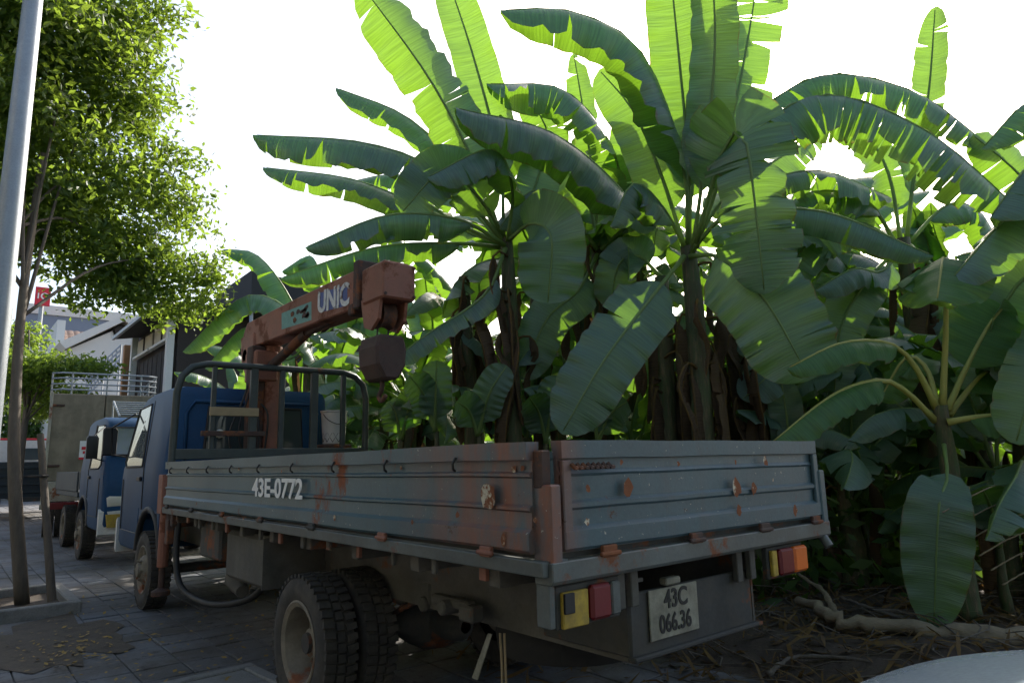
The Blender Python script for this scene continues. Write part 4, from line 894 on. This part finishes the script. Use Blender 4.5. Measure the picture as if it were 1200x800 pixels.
Fp = hero('F', 1103, 482, 5.6, .10, .055, 'young banana plant with yellow leaf stalks and one broad leaf hanging to the soil', (0,0), 0)
Ep = hero('E', 1262, 335, 5.5, .12, .07, 'banana plant with dark leaf reaching over the young yellow stalked plant', (0,0), 2)
Gp = hero('G', 362, 405, 11.6, .12, .07, 'banana plant behind the truck cab with leaves reaching towards the shop house', (0,0), 4)
# extra stems of the same clumps
C2 = hero('C2', 775, 330, 7.0, .11, .07, 'dry skirted banana stem on the window side of the tallest clump', (.05,0), 12)
C3 = hero('C3', 858, 350, 7.3, .11, .07, 'banana stem hung with orange brown dead leaves beside the tallest clump', (0,.05), 14)
A2p = hero('A2', 545, 330, 7.9, .11, .065, 'brown skirted banana stem beside the plant over the crane boom', (0,.1), 9)
A3p = hero('A3', 628, 335, 8.0, .11, .065, 'pale banana stem between the two clumps behind the truck bed', (0,0), 8)
for q in (
 (A, [(592,285,7.4),(520,205,7.2),(430,168,7.0),(296,158,6.9)], .72, 1, .0, -62, 4),
 (A, [(590,286,7.4),(520,255,7.5),(420,212,7.5),(308,196,7.5)], .55, 1, 0, -50, 3),
 (A, [(592,287,7.3),(540,258,7.0),(455,252,6.8),(357,290,6.7)], .58, 1, .1, -62, 4),
 (A, [(592,290,7.5),(540,285,7.4),(440,290,7.3),(328,326,7.2)], .55, 1, 0, -62, 6),
 (A, [(588,280,7.5),(562,205,7.4),(505,95,7.3),(420,-22,7.2)], .74, .25, 1, -18, 4),
 (A, [(588,282,7.6),(545,205,7.7),(478,138,7.8),(394,103,7.8)], .55, 1, .2, -48, 2),
 (A, [(590,280,7.6),(586,190,7.7),(556,70,7.8),(518,-45,7.9)], .54, 0, 1, 8, 0),
 (A, [(595,282,7.3),(600,215,7.0),(575,175,6.8),(500,208,6.6)], .66, 1, .2, -58, 2),
 (A, [(598,280,7.2),(622,262,6.9),(646,278,6.7),(642,356,6.7)], .72, .1, 1, 10, 0),
 (A, [(592,290,7.3),(568,345,7.1),(500,392,7.0),(448,432,6.9)], .42, 1, .3, -40, 2),
 (A, [(588,285,7.8),(540,235,8.1),(470,205,8.3),(400,215,8.4)], .55, 1, 0, -40, 8),
 (A, [(590,285,7.7),(545,270,7.9),(490,235,8.0),(445,262,8.0)], .5, .6, .5, -30, 5),
 (A, [(594,282,7.5),(560,230,7.2),(520,200,7.0),(470,250,6.9)], .6, .2, 1, 5, 2),
 (A, [(596,282,7.6),(630,210,7.8),(640,150,7.9),(610,110,8.0)], .55, .3, 1, -10, 3),
 (Bp, [(712,295,7.9),(742,245,7.5),(655,160,7.0),(533,126,6.6)], .86, 1, .15, -58, 2),
 (Bp, [(705,290,8.0),(725,195,7.9),(665,108,7.7),(570,98,7.6)], .78, 1, 0, -60, 12),
 (Bp, [(702,290,8.0),(694,200,8.0),(682,120,8.0),(672,62,8.0)], .36, .2, 1, -20, 6),
 (Bp, [(704,292,7.8),(745,255,7.6),(772,235,7.5),(765,300,7.4)], .55, .5, .6, -35, 3),
 (Bp, [(700,292,7.8),(660,235,7.6),(620,225,7.4),(585,268,7.3)], .62, .8, .3, -55, 3),
 (Bp, [(702,292,7.9),(720,230,7.9),(742,180,7.9),(735,130,7.9)], .6, .1, 1, 5, 1),
 (Bp, [(700,295,8.1),(690,240,8.2),(655,190,8.4),(620,180,8.5)], .55, .2, 1, -10, 2),
 (Cp, [(806,292,6.8),(800,190,6.6),(752,62,6.4),(672,14,6.2),(586,12,6.1)], .78, 1, .1, -58, 2),
 (Cp, [(808,292,6.8),(806,180,6.8),(795,60,6.8),(782,-70,6.8)], .62, 0, 1, 8, 0),
 (Cp, [(812,292,6.7),(828,170,6.6),(838,50,6.5),(832,-70,6.4)], .52, -.1, 1, -15, 1),
 (Cp, [(815,290,7.0),(852,165,7.1),(874,60,7.3),(892,-50,7.5)], .80, .1, 1, -12, 16),
 (Cp, [(812,290,6.9),(862,165,6.8),(955,90,6.7),(1072,108,6.6),(1172,182,6.5)], .66, 1, .1, -60, 20),
 (Cp, [(815,290,6.7),(858,185,6.5),(955,112,6.3),(1080,150,6.1),(1198,248,5.9)], .92, 1, .15, -60, 24),
 (Cp, [(815,285,6.6),(848,175,6.2),(872,160,6.0),(886,250,5.9),(896,345,5.9)], .85, .1, 1, -8, 16),
 (Cp, [(810,295,6.7),(850,255,6.4),(960,247,6.1),(1094,300,5.9)], .52, 1, .2, -62, 2),
 (Cp, [(808,300,6.7),(845,302,6.3),(897,352,6.0),(950,445,5.8)], .88, .25, 1, -8, 1),
 (Cp, [(802,300,6.7),(766,345,6.4),(708,422,6.1),(658,508,6.0)], .66, .25, 1, -6, 1),
 (Cp, [(810,292,7.0),(880,222,7.0),(960,200,7.1),(1045,232,7.2)], .7, 1, .1, -48, 14),
 (Cp, [(803,292,6.9),(775,205,7.0),(742,130,7.1),(702,82,7.2)], .62, .1, 1, 6, 0),
 (Cp, [(810,292,7.1),(850,230,7.3),(905,190,7.5),(960,160,7.7)], .6, .5, .6, -30, 9),
 (Cp, [(806,292,6.9),(815,200,7.2),(850,110,7.5),(860,20,7.8)], .6, .1, 1, 5, 6),
 (Cp, [(805,292,6.8),(775,240,6.6),(742,215,6.4),(715,265,6.3)], .55, .7, .3, -55, 3),
 (C3, [(858,350,7.3),(880,390,7.1),(915,420,6.9),(870,468,6.8)], .5, .3, 1, -8, 1),
 (C3, [(858,345,7.4),(895,290,7.5),(950,275,7.6),(1000,320,7.6)], .6, 1, .2, -50, 4),
 (C2, [(775,325,7.1),(748,300,7.3),(725,310,7.4),(715,360,7.4)], .5, .3, 1, -8, 1),
 (Dp, [(1062,285,7.2),(1072,200,7.3),(1088,110,7.4),(1096,8,7.5)], .40, 0, 1, 15, 3),
 (Dp, [(1055,288,7.3),(1010,262,7.5),(960,275,7.6),(905,332,7.6)], .66, .1, 1, 5, 1),
 (Dp, [(1055,290,7.0),(1032,318,6.8),(1000,315,6.7),(955,340,6.6)], .46, 1, .2, -50, 1),
 (Dp, [(1064,285,7.3),(1110,240,7.4),(1150,250,7.5),(1180,310,7.5)], .55, 1, .2, -45, 3),
 (Dp, [(1052,288,7.2),(1015,235,7.2),(950,225,7.2),(895,262,7.2)], .6, 1, 0, -50, 7),
 (Dp, [(1056,285,7.4),(1040,200,7.6),(1005,150,7.8),(950,140,8.0)], .6, .3, .9, -15, 5),
 (Dp, [(1066,288,7.1),(1100,320,6.9),(1130,370,6.8),(1140,430,6.7)], .55, .2, 1, 0, 1),
 (Ep, [(1262,335,5.5),(1232,235,5.3),(1185,250,5.2),(1112,330,5.1)], .62, .9, .35, -35, 1),
 (Ep, [(1262,335,5.6),(1245,160,5.7),(1208,118,5.8),(1150,175,5.9)], .58, 1, .2, -45, 4),
 (Ep, [(1262,338,5.6),(1235,330,5.8),(1195,330,5.9),(1140,430,6.0)], .78, .1, 1, 5, 1),
 (Ep, [(1262,335,5.5),(1275,250,5.5),(1250,190,5.4),(1205,230,5.3)], .6, 1, .2, -50, 2),
 (Ep, [(1262,338,5.4),(1240,400,5.2),(1215,440,5.1),(1190,520,5.1)], .5, .2, 1, 0, 1),
 (Ep, [(1262,335,5.3),(1258,230,5.2),(1215,188,5.1),(1160,255,5.0)], .85, 1, .3, -42, 3),
 (Ep, [(1262,335,5.8),(1232,250,6.1),(1190,200,6.3),(1140,158,6.4)], .5, .4, .8, -20, 3),
 (Ep, [(1262,338,5.9),(1225,300,6.3),(1180,290,6.5),(1120,300,6.6)], .6, .6, .6, -30, 3),
 (Bp, [(700,298,7.8),(678,340,7.5),(640,375,7.3),(612,445,7.2)], .55, .3, 1, -8, 1),
 (Bp, [(704,298,7.8),(728,345,7.6),(748,395,7.5),(742,460,7.5)], .5, .3, 1, -8, 1),
 (Dp, [(1052,292,7.0),(1015,330,6.8),(985,385,6.7),(978,460,6.7)], .5, .3, 1, -10, 1),
 (Gp, [(362,402,11.6),(335,360,11.4),(285,348,11.2),(214,412,11.0)], .75, 1, .2, -45, 1),
 (Gp, [(362,400,11.8),(335,340,11.9),(300,298,12),(262,292,12)], .7, 1, 0, -50, 3),
 (Gp, [(362,404,11.5),(330,385,11.3),(285,385,11.2),(240,432,11.1)], .7, 1, .3, -40, 2),
 (Gp, [(364,402,11.7),(375,340,11.8),(365,300,11.9),(330,318,11.9)], .7, 1, .1, -50, 3),
 (Gp, [(366,404,11.6),(410,370,11.5),(450,380,11.4),(480,430,11.4)], .7, 1, .2, -45, 3),
 (Gp, [(362,404,11.4),(340,420,11.2),(310,430,11.1),(280,480,11.0)], .7, .4, .8, -20, 2),
 (Gp, [(366,402,11.9),(400,350,12.1),(440,330,12.3),(480,345,12.4)], .75, 1, .1, -40, 5),
): hleaf(*q)
for q in (
 ([(1098,478,5.6),(1072,428,5.55),(1042,402,5.5),(985,402,5.4),(922,432,5.4)], .44, 1, .1, -48, 0, .38),
 ([(1096,492,5.6),(1062,458,5.5),(1030,445,5.4),(975,463,5.3),(900,522,5.3)], .46, 1, .1, -40, 0, .38),
 ([(1104,478,5.6),(1108,385,5.55),(1106,302,5.3),(1098,352,5.0)], .80, .8, .4, -28, 0, .45),
 ([(1110,480,5.7),(1135,425,5.8),(1165,372,5.9),(1205,335,6.0)], .62, .1, 1, 0, 1, .3),
 ([(1110,494,5.5),(1145,488,5.4),(1180,488,5.3),(1235,512,5.2)], .42, 1, .15, -45, 0, .2),
 ([(1106,520,5.45),(1110,560,5.2),(1100,598,5.05),(1094,738,5.0)], .50, .1, 1, 6, 0, .2),
 ([(1112,485,5.8),(1150,440,6.0),(1180,430,6.1),(1215,470,6.1)], .5, .5, .7, -20, 1, .25),
 ([(1100,480,5.8),(1085,430,6.0),(1060,420,6.1),(1030,470,6.2)], .45, .6, .5, -30, 0, .3)):
    pts, wd, up, cw, dr_, te, pet = q
    hang = pts[-1][1] > 700
    hleaf(Fp, pts, wd, up, cw, dr_, te, pet, 'banana_leaf' if hang else 'banana_leaf_young', 'midrib' if hang else 'midrib_yellow', prad=.013 if hang else .026, oval=hang)
# small suckers between the stems
for sk, (u, v, d, tips) in enumerate(((510,505,7.2,((512,422),(480,440))),(560,510,6.9,((594,428),(535,470))),(640,520,7.0,((655,440),(620,465))),(470,515,7.6,((455,470),(495,455))),(700,520,6.9,((690,440),(735,470))),(905,560,7.4,((930,470),(880,500))),(985,600,7.8,((1010,500),(965,520))),(1170,640,5.6,((1190,560),(1150,570))),(1010,600,7.0,((975,480),(1020,520))),(930,590,6.9,((915,440),(955,500))))):
    c = P(u,v,d); gz = soil_h(c.x,c.y)-.02
    o = empty('banana_sucker', (c.x,c.y,gz), 0, 'short banana sucker with two upright leaves '+('behind the crane hook','below the plant over the crane boom','between the two clumps behind the truck bed','beside the truck headboard','under the broad slanting leaf','behind the tailgate corner','in the dark soil gap past the tailgate','next to the young yellow stalked plant','beside the bare upright stem','behind the right tail lamp')[sk], 'banana plant', 'banana suckers among the stems')
    hh = max(.35, c.z-gz); link('pseudostem', stem_mesh(hh, .05, .025, (0,0), int(u)), o)
    for k, (tu, tv) in enumerate(tips): hleaf(o, [(u,v,d),((u*.6+tu*.4),(v*.5+tv*.5)-8,d-.1),(tu,tv,d-.2*k-.1)], .36, .1, 1, 5, 0, .18)
# --- the rest of the grove
VAR = []
def var(k, ln, el, bend, wd, tears, mat='banana_leaf', droop=-35):
    pts = []; x = z = 0.0; a = el; n = 6
    pts.append((0,0,0))
    for i in range(n):
        a -= bend*(.4+1.2*i/n)/n; x += ln/n*cos(a); z += ln/n*sin(a); pts.append((x, .03*ln*sin(i*1.3+k), z))
    VAR.append(leaf_parts(pts, wd, lambda p: Vector((-.25,.05,1)).normalized(), droop, tears, 900+k, .18, mat, 'midrib', 22))
for k, a in enumerate(((2.0,80,25,.55,1),(2.3,68,70,.6,3),(2.4,58,95,.62,6),(2.3,45,100,.6,2),(2.1,30,95,.58,9),(2.2,70,120,.6,4),(1.9,12,75,.55,7),(2.4,62,85,.66,14),(2.0,85,45,.5,0),(2.2,38,120,.6,3))):
    var(k, a[0], rad(a[1]), rad(a[2]), a[3], a[4])
def grove_plant(x, y, h, seed, label, group, nl=9, s=1.0, dry=3):
    r = random.Random(seed); gz = soil_h(x,y)-.03
    o = empty('banana_plant', (x,y,gz), r.uniform(0,6.28), label, 'banana plant', group)
    link('pseudostem', STEMS[r.randrange(4)], o).scale = (1,1,h/3)
    a0 = r.uniform(0,6.28)
    for k in range(nl):
        t = k/(nl-1); el = [8,0,1,5,7,2,3,4,9,6,4,6][min(11, int(t*10.9))] if r.random() < .75 else r.randrange(10)
        me, mr = VAR[el]; q = add_leaf(o, me, mr, (0,0,h-.12-.25*t), (r.uniform(-.12,.12),r.uniform(-.1,.1),a0+k*2.4+r.uniform(-.3,.3))); sc = s*r.uniform(.8,1.08); q.scale = (sc,sc,sc)
    if dry: add_dry(o, h, dry, seed+3)
STEMS = [stem_mesh(3.0, .11+.012*k, .065, (.05*k-.08,.06-.03*k), 60+k) for k in range(4)]
spots = []
r = random.Random(21); tries = 0
while len(spots) < 44 and tries < 6000:
    tries += 1
    d = 7.6+9.5*r.random()**.8; u = r.uniform(380,1330)
    c = P(u,520,d)
    if c.x < (3.7 if c.y > 4.2 else 2.9) or any((c.x-a)**2+(c.y-b)**2 < 1.9 for a, b, *_ in spots): continue
    # height limit from the skyline of the photograph
    lim = 360 if u < 450 else 300 if u < 540 else 235 if u < 600 else 130 if u < 880 else 205 if u < 1000 else 260
    top = 1.46 + (540-lim)/FPX*d
    h = max(1.3, min(4.3, top-1.55))*r.uniform(.82,1.0)
    if d > 9.8: h = min(h, r.uniform(1.2,2.4))
    spots.append((c.x,c.y,h,d))
HN = [((592,7.4),'the crane boom plant'),((700,7.9),'the slanting leaf plant'),((806,6.8),'the tallest plant'),((1058,7.2),'the bare upright stem'),((1103,5.6),'the yellow stalked plant'),((1262,5.5),'the dark leaf plant'),((420,8),'the truck crane')]
def grove_label(x, y, h, d):
    if d == 11.0: return ('low' if h < 2.35 else 'middling')+' banana plant in the '+('first' if x < 4.3 else 'second' if x < 5.6 else 'third')+' row beside '+('the crane truck cab' if y < 9.5 else 'the nose to nose blue truck' if y < 13 else 'the canvas covered lorry')
    u = px((x,y,1.4))[0]; nm = min(HN, key=lambda q: abs(q[0][0]-u))[1]
    return ('Low','Middling','Tall')[0 if h < 1.9 else 1 if h < 3 else 2].lower() + ' banana plant ' + ('just behind ' if d < 9.5 else 'in the middle rows behind ' if d < 13 else 'at the back of the grove behind ') + nm
for u, v, d, h in ((655,520,9.0,3.9),(745,520,8.6,4.0),(885,520,8.4,3.6),(960,520,8.9,3.4),(1015,520,9.6,3.2),(560,520,9.4,3.3),(505,520,10.0,2.9),
                   (945,520,7.6,1.7),(1000,520,7.9,1.6),(1150,520,7.0,1.9),(1195,520,6.4,1.7),(1010,520,8.8,2.4),(1130,520,8.4,2.8),(620,520,7.6,1.6),(740,520,7.7,1.5),(905,520,8.0,2.4),(450,520,10.4,2.0),(680,520,8.4,2.5),(985,520,6.9,1.1),(1040,520,8.0,1.3),(1165,520,6.3,1.2),(1225,520,5.9,1.3),(870,520,7.6,1.3)):
    c = P(u,v,d); spots.append((c.x,c.y,h,d))
for x, y, h in ((3.4,6.6,2.3),(4.6,7.6,2.6),(3.3,8.9,2.2),(4.5,9.8,2.6),(3.5,11.2,2.3),(5.0,12.0,2.7),(3.6,13.4,2.3),(5.2,14.6,2.7),(6.2,9.4,2.8),(6.6,12.6,2.8),(4.0,15.6,2.4),(6.4,16.6,2.7)): spots.append((x,y,h,11.0))  # rows added beside the trucks to keep sun off the pavement
for k, (x,y,h,d) in enumerate(spots): grove_plant(x, y, h, 300+k, grove_label(x,y,h,d), 'banana plants deep in the grove', 10 if d < 12 else 8, 1.0 if h > 2 else .8, 4 if d < 11 else 1)
# low weeds and dark undergrowth below the grove
def under(n, seed):
    r = random.Random(seed); mb = MB()
    for _ in range(n):
        d = r.uniform(6.5,17); u = r.uniform(420,1350); c = P(u,520,d)
        if c.x < 2.6: continue
        gz = soil_h(c.x,c.y); hh = r.uniform(.15,.9)*min(1,(c.x-2.3)/1.5); s = r.uniform(.05,.16)
        for _ in range(5):
            q = Vector((c.x+r.gauss(0,.16), c.y+r.gauss(0,.16), gz+hh*r.random()))
            nv = Vector((r.gauss(0,1), r.gauss(0,1), r.gauss(.6,.6))).normalized(); a = nv.orthogonal().normalized(); a = Quaternion(nv, r.uniform(0,6.28)) @ a; b = nv.cross(a)
            mb.add([q-a*s, q+b*s*.4, q+a*s, q-b*s*.4], [(0,1,2,3)])
    return mb
tag(part('undergrowth', under(2600, 4), 'bush_leaf'), 'low dark weeds and seedlings covering the soil under the banana plants', 'undergrowth', kind='stuff')
hedge = MB(); r = random.Random(77)
for _ in range(7000):
    d = r.uniform(17.5,21); u = r.uniform(300,1350); c = P(u,520,d); z = r.uniform(0,2.3+1.0*fbm(u*.01,2,1.2)); s = r.uniform(.10,.26)
    nv = Vector((r.gauss(0,1), r.gauss(0,1), r.gauss(.4,.6))).normalized(); a = nv.orthogonal().normalized(); a = Quaternion(nv, r.uniform(0,6.28)) @ a; b = nv.cross(a); q = Vector((c.x,c.y,z))
    if c.x > 3: hedge.add([q-a*s, q+b*s*.45, q+a*s, q-b*s*.45], [(0,1,2,3)])
tag(part('hedge', hedge, 'bush_leaf'), 'dense green scrub closing off the back of the banana grove', 'hedge', kind='stuff')

# ------------------------------------------------------------------ litter, logs, fallen leaves
lit = MB(); r = random.Random(31)
def strip(mb, p, ln, wd, yaw, r):
    d = Vector((cos(yaw), sin(yaw), r.uniform(-.25,.35))).normalized(); s = Vector((-sin(yaw), cos(yaw), r.uniform(-.6,.6))).normalized()
    q = [p+d*ln*t+Vector((0,0,.05*sin(t*3+ln*20)*ln*3)) for t in (-.5,-.17,.17,.5)]; ws = (.3,1,.9,.2)
    mb.add([a+s*wd*k*sg for a, k in zip(q,ws) for sg in (-1,1)], [(0,1,3,2),(2,3,5,4),(4,5,7,6)])
for _ in range(9000):
    x = r.uniform(1.3,9); y = r.uniform(-2.5,7)
    if x < 2.2+.3*fbm(0,y,1.5) and r.random() < .75 and not (y < .9 and x > .55): continue
    strip(lit, Vector((x,y,max(0,soil_h(x,y))+r.uniform(.0,.05))), r.uniform(.06,.4), r.uniform(.004,.018), r.uniform(0,6.28), r)
tag(part('leaf_litter', lit, 'dry_leaf'), 'dry brown leaf strips and rubbish scattered over the dark soil', 'litter', kind='stuff')
tw = MB()
for _ in range(500):
    x = r.uniform(1.0,6); y = r.uniform(-1.6,3.5); 
    if x < 2.2 and y > .3: continue
    z = max(0,soil_h(x,y))+.02; a = r.uniform(0,6.28); ln = r.uniform(.15,.7); b = r.uniform(-.1,.3)
    tw.tube([(x,y,z),(x+cos(a)*ln*.5,y+sin(a)*ln*.5,z+b*ln*.6+.02),(x+cos(a+.3)*ln,y+sin(a+.3)*ln,z+b*ln)], [.006,.005,.003], 4, False)
tag(part('twigs', tw, 'bark', None, 180), 'thin dry twigs tangled on the soil behind the truck', 'twigs', kind='stuff')
fl = MB(); r = random.Random(12)
for _ in range(420):
    u, v = r.uniform(10,330), r.uniform(690,830)
    if r.random() < .3: u, v = r.gauss(85,32), r.gauss(762,13)
    c = onz(u, v, .012)
    if c.x > 1.2: continue
    a = r.uniform(0,6.28); s = r.uniform(.012,.032); d = Vector((cos(a),sin(a),r.uniform(-.2,.4))); e = Vector((-sin(a),cos(a),r.uniform(-.3,.3)))
    q = c+Vector((0,0,.012)); fl.add([q-d*s, q+e*s*.5, q+d*s, q-e*s*.5], [(0,1,2,3)])
plain('fallen_yellow', (.30,.19,.04), .7, var=.6, scale=4)
tag(part('fallen_leaves', fl, 'fallen_yellow'), 'small yellow leaves fallen on the pavement near the tree pit', 'leaves', kind='stuff')
def log(name, pts, r0, r1, label, seed, mat='bark', twigs=0):
    o = empty(name, pts[0], 0, label, 'branch'); b = Vector(pts[0]); r = random.Random(seed)
    mb = MB(); pl = catmull([Vector(p)-b for p in pts], 24); pl = [p+Vector((r.gauss(0,r0*.16),r.gauss(0,r0*.16),r.gauss(0,r0*.16))) for p in pl]
    mb.tube(pl, [(r0+(r1-r0)*k/24)*(1+.12*sin(k*1.7+seed)+r.uniform(-.14,.14)) for k in range(25)], 10); part('wood', mb, mat, o, 180)
    for k in range(twigs):
        p = pl[4+k*6]; q = p+Vector((r.gauss(0,.25), r.gauss(0,.25), r.uniform(.15,.35))); mb = MB(); mb.tube([p,(p+q)/2+Vector((.03,0,.02)),q], [.018,.012,.006], 6); part('side_branch', mb, mat, o, 180)
g = lambda u, v, z: tuple(onz(u,v,z))
log('fallen_log', [g(1235,752,.12), g(1180,746,.17), g(1090,738,.2), g(1010,730,.21), g(975,722,.24), g(938,704,.28)], .085, .035, 'long pale fallen log lying across the soil behind the truck', 3, 'log_bark')
log('fallen_branch', [g(985,728,.2), g(972,705,.26), g(962,690,.32), g(935,672,.38)], .03, .014, 'thin forked branch rising from the fallen log', 4, 'log_bark')
log('fallen_branch', [g(1075,730,.18), g(1030,716,.22), g(985,700,.26)], .022, .012, 'dark thin branch lying behind the fallen log', 6)
log('fallen_branch', [g(900,790,.06), g(930,770,.10), g(1000,772,.12), g(1060,790,.08)], .018, .01, 'low crooked twig in front of the fallen log', 7)

for k in range(6):
    a_, b_ = P(1105+k*14,600+k*17,5.0), P(1190+k*10,560+k*19,5.2)
    log('dry_stalk', [tuple(a_), tuple((a_+b_)/2+Vector((0,0,.02))), tuple(b_)], .006, .004, 'thin pale dry leaf stalk slanting beside the broad hanging leaf, '+('topmost','second','third','fourth','fifth','lowest')[k]+' of six', 40+k, 'log_bark')
# ------------------------------------------------------------------ silver car beside the photographer
car = empty('silver_car', (0,0,0), 0, 'pale silver blue car with its smooth bonnet behind the truck', 'car')
CARLOC, CARYAW = Vector((.52,-2.74,0)), rad(0)
def car_sections():
    S = [(2.12,.34,.60,.56,.52),(2.06,.30,.66,.70,.62),(1.95,.26,.72,.80,.68),(1.75,.24,.79,.86,.70),(1.4,.22,.86,.88,.72),(.95,.22,.92,.89,.72),(.75,.22,.96,.89,.70),(.2,.22,1.30,.90,.62),(-.1,.22,1.44,.90,.58),(-.9,.22,1.46,.90,.58),(-1.35,.22,1.30,.89,.60),(-1.7,.24,1.02,.88,.66),(-2.1,.28,.96,.84,.66),(-2.2,.36,.85,.76,.6)]
    out = []
    for y, zb, zt, hb, ht in S:
        zs = min(.88, zt-.04) if zt > .93 else zt-.05
        half = [(-hb*.92,zb),(-hb,zb+.12),(-hb,(zb+zs)/2),(-hb*.975,zs),(-ht,zt-.02),(-ht*.7,zt+.012),(0,zt+.028)]
        out.append([(x,y,z) for x, z in half]+[(-x,y,z) for x, z in half[:-1][::-1]])
    return out
mb = MB(); mb.loft(car_sections()); bd_ = part('body', mb, 'silver_car', car, 60)
sm = bd_.modifiers.new('smooth', 'SUBSURF'); sm.levels = 2; sm.render_levels = 2
for s in (-1,1):
    for y in (1.35,-1.35):
        wv_ = link('wheel', TY, car, (s*.80,y,.315), (0,0,0 if s < 0 else pi)); wv_.scale = (.95,.78,.78); link('rim', RF, wv_)
    mb = MB(); mb.loft([[(s*.62+a*k, 2.0+d-.03*abs(a)*4, .60+b*k) for a, b in ((-.14,-.05),(.14,-.03),(.15,.05),(-.12,.05))] for d, k in ((0,1),(.05,.9),(.07,.6))]); part('headlight', mb, 'lamp_clear', car, 50)
    mb = MB(); mb.add([(s*.885,.62,.97),(s*.70,.15,1.27),(s*.665,-.10,1.37),(s*.665,-.90,1.38),(s*.70,-1.30,1.22),(s*.885,-1.45,.98)], [(0,1,2,3,4,5)]); part('side_window', mb, 'dark_glass', car)
    mb = MB(); mb.loft([[(s*.98+a*k,.55+d,.98+b*k) for a, b in ((-.09,-.06),(.09,-.06),(.09,.05),(-.09,.07))] for d, k in ((0,1),(.05,1),(.08,.7))]); part('mirror', mb, 'silver_car', car, 50)
mb = MB(); mb.add([(-.64,.74,.99),(.64,.74,.99),(.56,.0,1.425),(-.56,.0,1.425)], [(0,1,2,3)]); part('windscreen', mb, 'dark_glass', car)
mb = MB(); mb.box((0,2.10,.42), (.9,.06,.16)); part('grille', mb, 'black', car, None, .02)
car.location = CARLOC; car.rotation_euler = (0,0,CARYAW)
